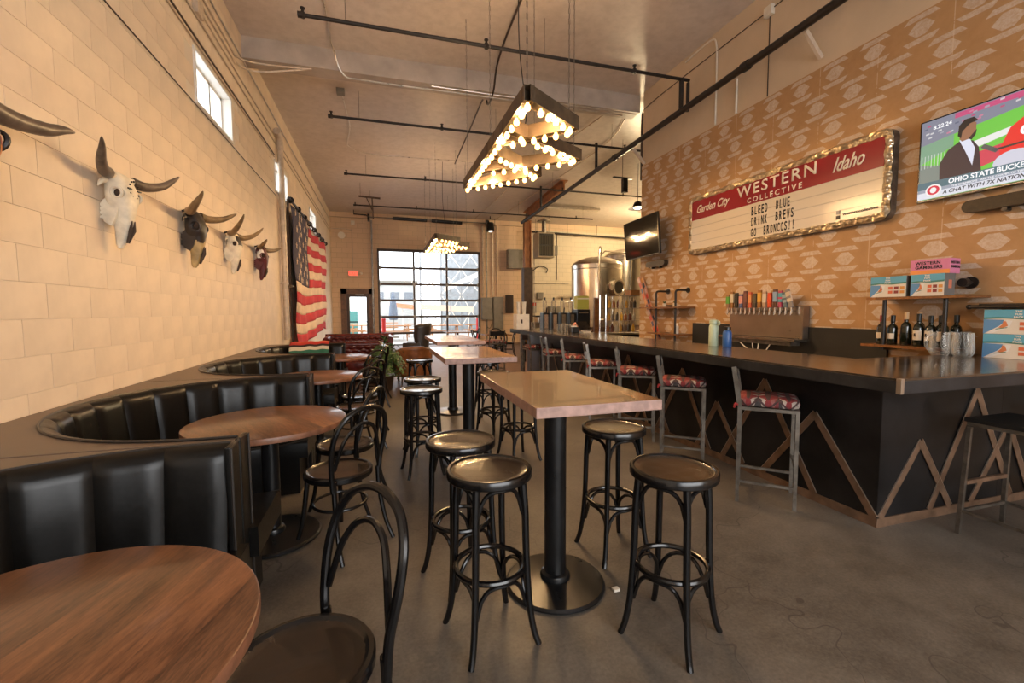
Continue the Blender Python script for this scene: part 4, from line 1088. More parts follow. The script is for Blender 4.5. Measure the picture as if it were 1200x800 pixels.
# ================================================================= SKULLS
def skull(y, z, S, label, mats, horn, hornmat, face=None, up=(.0,.10), sweep=.75, fwd=.22, turn=0):
    t = thing('mounted_skull', label, 'skull', (XL+.005, y, z), turn, 'steer skulls mounted on the block wall')
    # z, half width, front x, back x
    prof = [(.02,.030,.10,.06),(.0,.075,.135,.04),(-.04,.100,.165,.03),(-.09,.108,.185,.03),(-.13,.112,.195,.03),(-.17,.115,.200,.03),(-.21,.104,.200,.03),(-.25,.082,.196,.03),
            (-.30,.066,.188,.035),(-.36,.052,.176,.05),(-.42,.043,.160,.06),(-.48,.036,.140,.06),(-.53,.030,.118,.06),(-.56,.016,.10,.07)]
    def sk(u, v_):
        k = v_*(len(prof)-1); i = min(int(k), len(prof)-2); f = k-i; a = [prof[i][j]*(1-f)+prof[i+1][j]*f for j in range(4)]
        th = 2*PI*u; c, s_ = math.cos(th), math.sin(th)
        w_ = a[1]*math.copysign(abs(s_)**.75, s_); m_, h_ = (a[2]+a[3])/2, (a[2]-a[3])/2
        x = m_ + h_*math.copysign(abs(c)**.8, c)
        for sg in (-1, 1):                           # sunken orbits
            d = math.hypot((a[0]+.155)/.042, (x-.145)/.040)
            if s_*sg > 0 and d < 1: w_ -= sg*.035*(1-d*d)
        return (S*x, S*w_, S*a[0])
    b = B(); b.grid(sk, 48, 56, True)
    me = b.mesh('cranium', mats, angle=75, fix=True)
    if len(mats) > 1:
        for p in me.polygons: p.material_index = face(p.center.y/S, p.center.z/S)
    link('cranium', me, t)
    for sg in (-1, 1):
        ring = [(S*(.145+.036*math.cos(a)), S*sg*(.112+.006*math.sin(a)), S*(-.155+.038*math.sin(a))) for a in [2*PI*k/18 for k in range(18)]]
        B().tube(ring, .010*S, 6, closed=True).obj('eye_rim', mats[0], t)
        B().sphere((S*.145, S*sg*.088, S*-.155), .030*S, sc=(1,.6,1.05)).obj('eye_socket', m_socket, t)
        B().tube(smooth_path([(S*.10, S*sg*.05, S*-.03), (S*.105, S*sg*.11, S*-.025), (S*.11, S*sg*.15, S*-.02)], 4), S*.032, 10).obj('horn_core', mats[0], t)
        P_ = smooth_path([(S*.11, S*sg*.135, S*-.020), (S*(.11+fwd*.2), S*sg*.23, S*-.030), (S*(.11+fwd*.55), S*sg*(.23+.14*sweep), S*(-.02+up[1]*.25)), (S*(.11+fwd*.85), S*sg*(.23+.22*sweep), S*(up[1]*.65)), (S*(.11+fwd), S*sg*(.23+.27*sweep), S*up[1]*1.05)], 5)
        n = len(P_); B().tube(P_, [S*(.037*(1-(i/(n-1))**1.7)+.005) for i in range(n)], 12).obj('horn', hornmat, t)
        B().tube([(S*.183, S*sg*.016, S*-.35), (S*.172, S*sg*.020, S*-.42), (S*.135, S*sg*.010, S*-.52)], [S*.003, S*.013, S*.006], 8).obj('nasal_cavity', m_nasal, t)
        B().tube([(S*.07, S*sg*.10, S*-.06), (S*.06, S*sg*.14, S*-.09), (S*.05, S*sg*.15, S*-.12)], [S*.025, S*.016, S*.004], 8).obj('ear_bone', mats[0], t)
        # cheek bone and row of molars on the near-wall side
        cheek = [(.10,-.20),(.13,-.27),(.11,-.34),(.075,-.40),(.03,-.37),(.015,-.30),(.02,-.22),(.05,-.19)]
        B().prism(cheek, lambda x, zz: (S*x, S*sg*.080, S*zz), lambda x, zz: (S*x, S*sg*.058, S*zz)).obj('cheek_bone', mats[0], t, angle=60)
        for q in range(4): B().box(S*(.008-.002*q), S*.03, S*sg*.069-S*.008, S*sg*.069+S*.008, S*(-.255-.03*q), S*(-.232-.03*q)).obj('molar', mats[0], t, smooth=False)
    B().bar((.0,0,S*.0), (S*.06,0,S*.02), .02, .02).obj('nail', m_blackmetal, t)
    return t
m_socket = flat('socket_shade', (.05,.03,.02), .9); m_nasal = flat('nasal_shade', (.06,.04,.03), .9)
m_bone = varied('sun bleached bone'.replace(' ', '_'), (.72,.64,.50), .6, 0, .18, 9, .25)
m_bdk = varied('black_painted_bone', (.022,.015,.012), .4, 0, .4, 9, .2)
m_horn = varied('grey_brown_horn', (.12,.085,.06), .38, 0, .5, 9, .15)
m_horn2 = varied('olive_brown_horn', (.20,.13,.065), .38, 0, .4, 9, .15)
m_mar = varied('maroon_painted_bone', (.085,.012,.014), .45, 0, .35, 9, .2)
m_mus = varied('mustard_bone', (.42,.30,.13), .5, 0, .3, 9, .2)
m_pw = flat('white_paint', (.78,.74,.70), .5); m_po = flat('orange_paint', (.62,.22,.03), .5); m_pr = flat('brown_red_paint', (.25,.04,.02), .5)
def f0(y, z):
    u = (abs(y)*9+z*5) % 1.0
    if y > .050 and z > -.5:
        if abs(y-.078) < .008: return 3
        return 1 if (z*6.5) % 1 < .5 else (2 if (z*6.5) % 1 < .78 else 3)
    return 0
skull(2.57, 2.42, 1.15, 'black skull painted with white and orange diamonds, cut by the left frame edge', [m_bdk, m_pw, m_po, m_pr], 0, m_horn, f0, up=(0,.02), sweep=.95, fwd=.10)
s1 = skull(3.90, 2.42, .92, 'bone-white skull with a black stitched cross ring on its forehead', [m_bone], 0, m_horn, None, up=(0,.12), sweep=.85, fwd=.18, turn=-.12)
b = B()
for k in range(12):
    a = 2*PI*k/12; b.sphere((.178, .050*math.cos(a)+.012, -.10+.060*math.sin(a)), .007, 6, 4)
b.box(.174,.184,-.055,-.02,-.104,-.096).box(.174,.184,.045,.08,-.104,-.096)
b.obj('stitched_ring', m_blackmetal, s1, smooth=False)
skull(5.20, 2.44, .98, 'black and pale two-tone skull with a bone muzzle, third along the block wall', [m_bdk, m_mus], 0, m_horn2, lambda y, z: 1 if z < -.27+.05*math.sin(y*40) else 0, up=(0,.09), sweep=1.0, fwd=.24)
skull(6.45, 2.44, .92, 'pale skull with dark patched forehead and upturned horns, fourth along the block wall', [m_bone, m_bdk], 0, m_horn2, lambda y, z: 1 if -.17 < z < -.05 and abs(y) < .09 else 0, up=(0,.16), sweep=.95, fwd=.26)
skull(7.85, 2.46, .92, 'maroon painted skull, smallest in view and nearest the flag', [m_mar, m_pw], 0, m_horn2, lambda y, z: 1 if abs(y) > .09 and z > -.2 else 0, up=(0,.05), sweep=1.15, fwd=.20)

# ================================================================= FLAG
m_fr = varied('faded_red_cotton', (.52,.045,.055), .9, 0, .12, 4, .2); m_fw = varied('unbleached_cotton', (.72,.56,.42), .9, 0, .08, 4, .2)
m_fb = varied('faded_navy_cotton', (.075,.065,.095), .9, 0, .2, 5, .2)
t = thing('flag', 'large faded American flag hanging by rings from a black rail on the block wall', 'flag', (XL+.10, 10.45, 3.70))
FW, FH = 6.4, 2.90
def fp(u, v_):
    x = .03*math.sin(u*31) + .05*math.sin(u*9+v_*2) + .02*math.sin(v_*13+u*5)
    sag = -.08*abs(math.sin(u*PI*6))*(1-v_)*.6
    return (x, u*FW, -v_*FH + sag - .12*v_*math.sin(u*5.5+.4)*1.0)
for i in range(13):
    b = B(); v0, v1 = i/13, (i+1)/13; u0 = .40 if i < 7 else 0
    b.grid(lambda a, c: fp(u0+(1-u0)*a, v0+(v1-v0)*c), int(60*(1-u0)), 5)
    o = b.obj('red_stripe' if i % 2 == 0 else 'white_stripe', m_fr if i % 2 == 0 else m_fw, t, angle=80, fix=False)
    md = o.modifiers.new('thick', 'SOLIDIFY'); md.thickness = .004
b = B(); b.grid(lambda a, c: fp(.4*a, 7/13*c), 30, 22); o = b.obj('canton', m_fb, t, angle=80, fix=False); md = o.modifiers.new('thick', 'SOLIDIFY'); md.thickness = .004
for r in range(9):
    for c in range(6 if r % 2 == 0 else 5):
        u = .4*(c+.5+(.5 if r % 2 else 0))/6; v_ = 7/13*(r+.6)/9.2; p = Vector(fp(u, v_))
        b = B(); pts = []
        for k in range(10):
            a = PI/2+2*PI*k/10; rr = .085 if k % 2 == 0 else .034; pts.append((rr*math.cos(a), rr*math.sin(a)))
        b.prism(pts, lambda y, z: (p.x+.012, p.y+y, p.z+z), lambda y, z: (p.x+.004, p.y+y, p.z+z)); b.obj('star', m_fw, t, smooth=False)
B().cyl((.0,-.15,.10), (.0,FW+.2,.12), .028).obj('rail', m_pipe, t)
for k in range(8):
    y = .05+k*(FW-.1)/7
    ring = [(.0+.05*math.cos(a), y, .10+.05*math.sin(a)) for a in [2*PI*j/12 for j in range(12)]]
    B().tube(ring, .022, 6, closed=True).obj('ring', m_pipe, t)
B().box(-.06,-.03,-.05,.02,-FH,.1).obj('edge_shadow_strip', m_darkbrown, t, smooth=False)  # dark strip standing in for the shadow at the drape edge

# ================================================================= BACK WALL FITTINGS
t = thing('exit_sign', 'small red EXIT sign on the back wall above the brown glazed door', 'sign', (-1.0, YB-.06, 3.02))
B().box(-.20,.20,-.04,.05,-.13,.13).obj('housing', flat('pale_housing', (.6,.5,.42), .5), t, smooth=False, bev=.008)
me = text_mesh('EXIT', .17, glow('exit_red', (1,.06,.03), 2.2), extrude=.002, spacing=1.1, align='CENTER', bold=.006); me.transform(Matrix.Rotation(PI/2, 4, 'X')); link('lettering', me, t, (0,-.046,-.062))
B().box(-.185,.185,-.043,-.040,-.115,.115).obj('face_plate', Mat('exit_face', (.55,.18,.12), .4).emit((1,.25,.15), .35).m, t, smooth=False)
for x in (.30,): B().sphere((x,-.03,0), .06).obj('emergency_lamp', m_white, t)
conduit([(-1.02,YB-.02,3.2),(-1.02,YB-.02,4.70),(-1.05,YB-.02,4.78),(-1.3,YB-.02,4.82),(-1.8,YB-.02,4.82)], 'thin grey conduit dropping to the exit sign', .014, m_conduit)
tag(B().cyl((-1.42,YB-.08,4.55),(-1.42,YB,4.55),.14,seg=24).obj('wall_bell', m_white), 'round pale alarm bell high on the back wall above the door', 'bell')
tag(B().box(-1.05,-.9,YB-.06,YB,5.0,5.16).obj('wall_box', m_white, smooth=False), 'small square pale box high on the back wall', 'electrical box')
def ebox(x0, x1, z0, z1, d, label, mat=m_grey, latch=True):
    t = thing('electrical_cabinet', label, 'cabinet', ((x0+x1)/2, YB-.001, z0)); w_ = (x1-x0)/2; h = z1-z0
    B().box(-w_, w_, -d, 0, 0, h).obj('body', mat, t, smooth=False, bev=.01)
    dd = B().box(-w_*.9, w_*.9, -d-.012, -d, .05*h, .95*h).obj('door', mat, t, smooth=False, bev=.004)
    if latch: B().box(w_*.6, w_*.75, -d-.03, -d-.012, h*.45, h*.55).obj('latch', m_steel_raw, dd, smooth=False)
ebox(4.36, 4.85, 1.06, 2.05, .22, 'grey electrical cabinet right of the roll-up door, the shorter one')
ebox(4.90, 5.36, .62, 2.08, .20, 'tall grey electrical cabinet beside the shorter one on the back wall')
ebox(5.56, 6.35, 3.36, 4.20, .30, 'large grey cabinet mounted high left of the orange post')
ebox(5.50, 5.86, 1.35, 2.18, .10, 'dark brown flat panel on the back wall left of the post', m_darkbrown, False)
for x, r in ((4.45,.035), (4.9,.03), (5.1,.03)):
    conduit([(x,YB-.05,2.1),(x,YB-.05,5.25)], 'upright pipe between roll-up door and grey cabinets, %s' % {4.45:'leftmost and thickest', 4.9:'middle', 5.1:'rightmost'}[x], r, m_conduit)
conduit([(4.6,YB-.1,1.05),(4.62,YB-.15,.75),(4.75,YB-.15,.7),(4.85,YB-.1,.95)], 'looping cable under the shorter grey cabinet', .012, m_blackmetal)
t = thing('stage_spotlight', 'black stage spotlight hanging near the ceiling right of the roll-up door', 'light', (4.6, 18.7, 5.2))
B().cyl((0,0,-.02), (0,-.05,-.36), .15, .17).obj('housing', m_blackmetal, t); B().cyl((0,-.052,-.365), (0,-.055,-.375), .09).obj('lens', Mat('lens', (.5,.45,.4), .1).emit((1,.9,.75), 1.2).m, t)
B().tube([(-.2,0,-.15),(-.2,0,.15),(.2,0,.15),(.2,0,-.15)], .015, 6).obj('yoke', m_blackmetal, t); B().cyl((0,0,.15), (0,0,.27), .02).obj('clamp', m_blackmetal, t)
t = thing('steel_post', 'orange primed steel post, dark wrapped below, at the edge of the brewery', 'post', (5.82, 17.4, 0))
b = B().box(-.14,.14,-.02,.02,3.2,5.1).box(-.14,-.11,-.13,.13,3.2,5.1).box(.11,.14,-.13,.13,3.2,5.1); b.obj('column', m_rust, t, smooth=False)
B().box(-.19,.19,-.17,.17,0,3.2).obj('dark_wrap', m_rustdark, t, smooth=False)
t = thing('steel_beam', 'orange primed steel beam under the ceiling running to the post', 'beam', (5.66, 15.2, 5.12))
b = B(); d = Vector((.0,2.3,0))
b.box(-.12,.12,-2.3,2.3,0,.03).box(-.02,.02,-2.3,2.3,.03,.30).box(-.12,.12,-2.3,2.3,.30,.33); b.obj('flanged_beam', m_rust, t, smooth=False); t.rotation_euler.z = -.06
# unit heater
t = thing('unit_heater', 'tan louvred gas heater hanging before the white brewery wall', 'heater', (6.62, 17.3, 3.64))
B().box(-.36,.36,0,.62,0,1.02).obj('cabinet', varied('tan_enamel', (.36,.29,.20), .4, .1, .1, 4, .05), t, smooth=False, bev=.02)
B().box(-.30,.30,-.012,.0,.06,.96).obj('louvre_recess', flat('heater_inside', (.03,.025,.02), .6), t, smooth=False)
for r in range(2):
    for k in range(8):
        x = -.27+k*.077; B().box(x-.02, x+.02, -.035, -.012, .10+r*.43, .46+r*.43).obj('louvre', flat('louvre_metal', (.10,.085,.06), .35, .4), t, smooth=False)
B().cyl((0,.3,1.02), (0,.3,1.62), .09).obj('flue', m_steel_raw, t); B().cyl((0,.3,1.50), (0,.3,1.54), .28).obj('flue_collar', m_steel_raw, t)
B().box(.38,.52,.05,.3,.1,.5).obj('control_box', m_grey, t, smooth=False)
for x in (-.3,.3): B().cyl((x,.5,1.0), (x,.5,ZC-3.64-.01), .008, seg=6).obj('hanger_rod', m_steel_raw, t)
conduit([(6.9,YB-.04,5.1),(6.9,YB-.04,.9)], 'thin upright conduit on the white brewery wall below the heater', .015, m_conduit_b)
conduit([(8.0,YB-.04,5.1),(8.0,YB-.04,2.9)], 'dark drop pipe ending halfway down the white brewery wall', .015, m_pipe)
conduit([(6.6,YB-.05,2.7),(7.2,YB-.05,2.72),(8.6,YB-.05,2.72)], 'level conduit on the white brewery wall behind the tank', .015, m_conduit_b)
conduit([(6.6,YB-.05,3.1),(7.1,YB-.1,3.5),(7.5,YB-.1,3.4),(7.45,YB-.1,3.2)], 'gas line looping under the heater', .02, m_pipe)
conduit([(7.9,YB-.2,.01),(7.9,YB-.2,1.7),(8.0,YB-.2,2.1),(8.5,YB-.2,2.15),(9.2,YB-.2,2.15)], 'pale outer tank pipe bending off the white wall', .04, m_conduit)
conduit([(8.3,YB-.3,.01),(8.3,YB-.3,1.6),(8.45,YB-.3,1.85),(9.2,YB-.3,1.88)], 'inner bent pipe beside the tank on the white wall', .04, m_conduit_b)
t = thing('electrical_box', 'small square box on the white brewery wall left of the tank', 'electrical box', (7.15, YB-.02, 2.0)); B().box(-.15,.15,-.12,0,0,.3).obj('body', m_grey, t, smooth=False, bev=.006); B().box(-.13,.13,-.13,-.12,.02,.28).obj('cover', m_grey, t, smooth=False)
t = thing('electrical_box', 'grey breaker box standing low on the white brewery wall beside the tank', 'electrical box', (7.85, YB-.02, .9)); B().box(-.28,.28,-.2,0,0,.75).obj('body', m_grey, t, smooth=False, bev=.006); B().box(-.25,.25,-.215,-.2,.03,.72).obj('cover', m_grey, t, smooth=False)
t = thing('notice', 'small red-headed notice on the white wall right of the post', 'sign', (6.75, YB-.022, 1.35)); B().box(-.25,.25,-.01,0,0,.5).obj('board', flat('grey_card', (.35,.32,.28), .6), t, smooth=False); B().box(-.22,.22,-.014,-.01,.34,.47).obj('red_header', flat('red_print', (.5,.05,.03), .6), t, smooth=False)
b = B().cyl((6.5, YB-.35, 5.02), (11.9, YB-.35, 4.90), .045)
for x in (6.9, 8.4, 9.9): b.cyl((x, YB-.35, 4.9), (x, YB-.35, ZC-.001), .008, seg=6)
tag(b.obj('header_pipe', m_pipe), 'thick dark header pipe along the top of the white brewery wall', 'pipe')
b = B().bar((6.2, 16.2, 5.35), (8.3, 16.0, 5.38), .25, .09); tag(b.obj('tube_light_housing', m_conduit_b, smooth=False), 'unlit grey strip light housing on the ceiling over the heater', 'light')
# wall pendant lamp by the wallpaper edge
t = thing('flood_lamp', 'bright lit lamp hanging just left of the wallpaper edge', 'light', (6.9, 11.0, 4.25))
B().lathe([(.05,.20),(.09,.18),(.14,.06),(.26,.0),(.25,.0),(.13,.05),(.08,.15),(.0,.16)], 24, cap=False).obj('lamp_shade', m_blackmetal, t)
B().sphere((0,0,.04), .11, sc=(1,1,.5)).obj('bulb', glow('white_hot_lamp', (1,.86,.62), 14), t); B().cyl((0,0,.2), (0,0,ZC-4.25-.01), .008, seg=6).obj('stem', m_blackmetal, t)
point('brewery_lamp', (6.9, 11.0, 4.1), 230, (1, .76, .44), .12)
t = thing('flood_lamp', 'added lamp out of view behind the wallpapered wall, brightening the brewery', 'light', (10.8, 15.6, 4.9))  # unseen lamp, added to brighten the tanks and the white wall
B().lathe([(.05,.20),(.09,.18),(.14,.06),(.26,.0),(.25,.0),(.13,.05),(.08,.15),(.0,.16)], 24, cap=False).obj('lamp_shade', m_blackmetal, t)
B().sphere((0,0,.04), .11, sc=(1,1,.5)).obj('bulb', bpy.data.materials['white_hot_lamp'], t); B().cyl((0,0,.2), (0,0,ZC-4.9-.01), .008, seg=6).obj('stem', m_blackmetal, t)
point('brewery_lamp', (10.8, 15.6, 4.75), 560, (1, .78, .46), .12)  # light of the added unseen lamp
t = thing('ceiling_speaker_bracket', 'small dark bracket and fitting hanging beyond the right wall edge', 'bracket', (5.6, 9.6, 4.6))
B().cyl((0,0,0),(0,0,ZC-4.61),.008,seg=6).obj('rod', m_steel_raw, t); B().box(-.25,.25,-.03,.03,-.03,.0).obj('cross_arm', m_blackmetal, t, smooth=False); B().box(.0,.12,-.05,.05,-.35,-.03).obj('fitting', m_blackmetal, t, smooth=False)

# ================================================================= BREWERY TANKS
def tank(x, y, r, z0, z1, label, man=True):
    t = thing('brew_tank', label, 'tank', (x, y, 0), 0, 'stainless brewery tanks')
    B().lathe([(r,z0),(r,z1),(r+.012,z1),(r+.012,z1+.03),(r,z1+.03)], 56, cap=False).obj('shell', m_steel, t)
    B().lathe([(r,z1+.03),(r*.96,z1+.10),(r*.82,z1+.19),(r*.5,z1+.29),(r*.15,z1+.33),(0,z1+.335)], 48, cap=False).obj('dome', m_steel, t)
    B().lathe([(r,z0),(r*.8,z0-.12),(.1,z0-.4),(0,z0-.4)], 48, cap=False).obj('cone', m_steel, t)
    for k in range(4):
        a = PI/4+k*PI/2; B().cyl((r*.9*math.cos(a), r*.9*math.sin(a), 0), (r*.9*math.cos(a), r*.9*math.sin(a), z0+.05), .045).obj('leg', m_steel, t)
    for z in (z0+.25, z1-.12): B().lathe([(r+.001,z-.012),(r+.008,z),(r+.001,z+.012)], 56, cap=False).obj('weld_band', m_steel, t)
    if man:
        a = math.radians(-72); c = Vector((math.cos(a), math.sin(a), 0)); p = c*(r-.03); p.z = 2.22
        R = c.to_track_quat('Z', 'Y').to_matrix()
        B().lathe([(.27,0),(.27,.16),(.30,.16),(.30,.19),(.23,.19),(.21,.17),(.0,.14)], 32, p, R, cap=False).obj('manway_ring', m_steel, t)
        B().lathe([(.0,.168),(.19,.172),(.195,.182),(.0,.185)], 28, p, R, cap=False).obj('manway_glass', flat('dark_manway', (.01,.008,.006), .15), t)
        side = Vector((-c.y, c.x, 0))
        q = p + c*.14 - side*.38; B().bar(q, q+side*.10, .05, .22).obj('hinge', m_steel, t, smooth=False)
        B().tube([q+Vector((0,0,-.1)), q-side*.10+Vector((0,0,.0)), q-side*.08+Vector((0,0,.12))], .015, 6).obj('clamp_handle', m_steel, t)
    return t
t = tank(7.32, 14.2, .88, .9, 2.98, 'wide stainless brew tank with round dark manway behind the bar')
B().tube(smooth_path([(-.35,-.82,.9),(-.35,-.86,2.2),(-.35,-.86,3.3),(-.30,-.80,3.55),(-.1,-.5,3.50),(.05,-.2,3.45),(.05,-.2,3.25)], 4), .030, 10).obj('spray_pipe', m_steel, t)
B().tube([(.05,-.2,3.35),(.2,-.2,3.5),(1.3,.3,3.55)], .022, 8).obj('transfer_pipe', m_steel, t)
t = tank(9.30, 15.6, .85, .9, 3.50, 'taller stainless tank standing behind the wide one, half hidden by the wall', False)
B().tube([(-.3,-.84,1.0),(-.3,-.88,4.1),(.1,-.6,4.15),(.2,-.2,3.8)], .03, 10).obj('spray_pipe', m_steel, t)
B().cyl((.25,-.8,1.0), (.25,-.8,3.6), .12).obj('column', m_steel, t)

# ================================================================= THINGS ON AND BEHIND THE BAR
ZB = 1.0672
def vessel(name, label, cat, x, y, z, prof, mat, group=None, seg=20, extra=None, rz=0):
    t = thing(name, label, cat, (x, y, z), rz, group); B().lathe(prof, seg, cap=False).obj('body', mat, t)
    if extra: extra(t)
    return t
m_mint = varied('mint_enamel', (.42,.50,.36), .4, 0, .08, 5, .03); m_navy = flat('blue_enamel', (.03,.10,.30), .35)
def ex(t):
    B().lathe([(.030,.232),(.046,.236),(.046,.268),(.034,.276),(.0,.278)], 20, cap=False).obj('cap', m_mint, t)
    B().tube(smooth_path([(0,-.042,.25),(0,-.075,.262),(0,-.085,.235),(0,-.055,.215)], 5), .007, 6).obj('carry_loop', m_mint, t)
vessel('water_bottle', 'tall pale green water bottle with ring cap standing on the bar', 'bottle', 3.41, 3.93, ZB, [(0,0),(.046,0),(.049,.006),(.049,.20),(.040,.225),(.030,.232)], m_mint, None, 24, ex)
def ex(t): B().lathe([(.020,.172),(.034,.176),(.034,.205),(.0,.208)], 20, cap=False).obj('cap', m_blackmetal, t)
vessel('water_bottle', 'short blue water bottle with black cap standing on the bar', 'bottle', 3.45, 3.78, ZB, [(0,0),(.041,0),(.044,.006),(.044,.145),(.034,.166),(.020,.172)], m_navy, None, 24, ex)
# tap wall
t = thing('tap_rack', 'stainless wall panel with a row of beer taps and colourful handles', 'taps', (XR-.03, 4.52, 1.13))
B().box(-.10,.0,-.56,.56,-.02,.36).obj('back_panel', varied('satin_steel', (.30,.24,.19), .3, .8, .1, 3, .03), t, smooth=False, bev=.004)
B().box(-.26,-.06,-.60,.66,-.05,-.025).obj('drip_tray', m_steel, t, smooth=False)
B().box(-.20,-.06,-.50,.55,-.105,-.05).obj('drain_box', m_steel_raw, t, smooth=False)
B().tube(smooth_path([(-.18,.33,-.07),(-.19,.15,-.18),(-.18,.0,-.20),(-.18,-.02,-.05)], 6), .007, 6).obj('drain_hose', m_white, t)
B().tube(smooth_path([(-.18,.08,-.05),(-.19,.03,-.22),(-.18,-.12,-.20),(-.18,-.22,-.06)], 6), .007, 6).obj('drain_hose', m_white, t)
cols = [(.10,.35,.05),(.62,.55,.40),(.03,.03,.02),(.60,.28,.24),(.20,.08,.06),(.65,.28,.10),(.12,.09,.05),(.62,.33,.05),(.62,.54,.42),(.65,.08,.02),(.25,.35,.48),(.10,.35,.45),(.30,.36,.38),(.62,.50,.36)]
cols2 = [(.30,.15,.08),(.30,.13,.03),(.03,.03,.02),(.10,.12,.25),(.14,.05,.04),(.55,.10,.05),(.07,.05,.03),(.35,.14,.03),(.45,.30,.20),(.60,.07,.02),(.12,.05,.03),(.45,.06,.12),(.10,.14,.16),(.25,.22,.20)]
for k in range(14):
    y = .54 - k*.0765
    R = Matrix.Rotation(math.radians((k-11)*9 if k > 11 else 0), 3, 'X')
    o = (-.155, y, .345)
    B().cyl((-.10,y,.30), (-.16,y,.30), .014, seg=10).cyl((-.15,y,.325), (-.165,y,.255), .012, .009, seg=10).cyl((-.15,y,.27),(-.155,y,.345),.016,.010,seg=10).obj('faucet', m_chrome, t)
    h = .20 + .02*((k*5) % 3-1)
    def hb(b, *a): return b.box(*a, R=R.inverted(), o=o)
    mA, mB = flat('tap_handle_a%d' % k, cols[k], .4), flat('tap_handle_b%d' % k, cols2[k], .4)
    ho = hb(B().mat(1), -.012,.012,-.022,.022,.0,h*.32); hb(ho.mat(0), -.013,.013,-.027,.027,h*.32,h*.86); hb(ho.mat(1), -.012,.012,-.024,.024,h*.86,h)
    if k > 10: hb(ho.mat(1), -.014,-.010,-.03,.03,h*.5,h*.62)
    ho.obj('tap_handle', [mA, mB], t, smooth=False)
# right shelf with pipe legs
m_orangewood = wood('varnished_orange_board', (.16,.055,.015), (.34,.14,.04), .14, 1, .35, .2)
t = thing('pipe_shelf', 'two orange wood shelves on black pipe at the right end of the wallpapered wall', 'shelf', (XR-.02, 2.78, 1.067)); 
B().box(-.30,0,-.40,.36,.470,.492).obj('shelf_board', m_orangewood, t, smooth=False); B().box(-.29,0,-.33,.40,.028,.050).obj('shelf_board', m_orangewood, t, smooth=False)
for y in (.235, -.235):
    B().cyl((-.24,y,-.06 if 0 else .001), (-.24,y,.468), .016, seg=12).obj('pipe_leg', m_pipe, t); B().cyl((-.24,y,.012),(0,y,.012),.014,seg=10).obj('pipe_arm', m_pipe, t)
B().cyl((-.10,-.27,.60), (0,-.27,.60), .016).cyl((-.0,-.27,.60),(-.012,-.27,.60),.05).cyl((-.12,-.27,.60),(-.07,-.27,.60),.035).obj('pipe_flange', m_pipe, t)
# wine bottles
def wine(y, x, h, cap, lab, label):
    t = thing('wine_bottle', label, 'bottle', (x, y, 1.118), random.uniform(-.3,.3), 'wine bottles on the lower pipe shelf')
    s_ = h/.30
    B().lathe([(0,0),(.035,0),(.038,.005),(.038,.17*s_),(.032,.195*s_),(.015,.215*s_),(.014,.28*s_),(.0165,.285*s_),(.0165,.30*s_),(0,.30*s_)], 18, cap=False).obj('glass', m_bottle, t)
    B().lathe([(.0155,.235*s_),(.0175,.237*s_),(.0180,.302*s_),(0,.304*s_)], 14, cap=False).obj('capsule', flat('capsule', cap, .4), t)
    if lab:
        b = B(); r = .0387
        for i in range(9):
            a0, a1 = PI-1.15+2.3*i/9, PI-1.15+2.3*(i+1)/9
            b.face([(r*math.cos(a0),r*math.sin(a0),.055),(r*math.cos(a1),r*math.sin(a1),.055),(r*math.cos(a1),r*math.sin(a1),.055+lab[3]),(r*math.cos(a0),r*math.sin(a0),.055+lab[3])])
        b.obj('paper_label', flat('paper_label', lab[:3], .7), t, fix=False)
        if lab[3] > .08:
            b = B().box(-.041,-.0388,-.004,.010,.085,.115).box(-.041,-.0388,-.010,.0,.085,.098); b.obj('label_print', m_bl, t, smooth=False)
dk = (.012,.012,.012); rd = (.28,.02,.03); cork = (.55,.35,.18); pp = (.68,.60,.50)
W = [(3.07,4.60,.27,rd,(*pp,.055),'wine bottle with red capsule at the left end of the shelf'),
     (2.975,4.60,.27,dk,(*pp,.05),'wine bottle second from left with low cream label'),
     (2.93,4.70,.275,rd,(.25,.05,.08,.09),'wine bottle with red capsule and dark red label, behind the front row'),
     (2.865,4.60,.30,cork,None,'unlabelled dark bottle with pale cork, third in the front row'),
     (2.82,4.70,.30,cork,None,'dark bottle with pale cork behind the front row'),
     (2.765,4.60,.285,dk,(*pp,.085),'wine bottle with square white label left of its twin'),
     (2.675,4.60,.27,dk,(*pp,.085),'wine bottle with square white label right of its twin'),
     (2.66,4.70,.27,dk,(.55,.42,.28,.09),'wine bottle with tan label behind the white-labelled twins'),
     (2.585,4.60,.275,dk,(*pp,.08),'wine bottle at the right end of the front row beside the pipe leg'),
     (2.55,4.70,.275,dk,None,'dark bottle in the back row at the right end of the shelf')]
for y, x, h, cap, lab, label in W: wine(y, x, h, cap, lab, label)
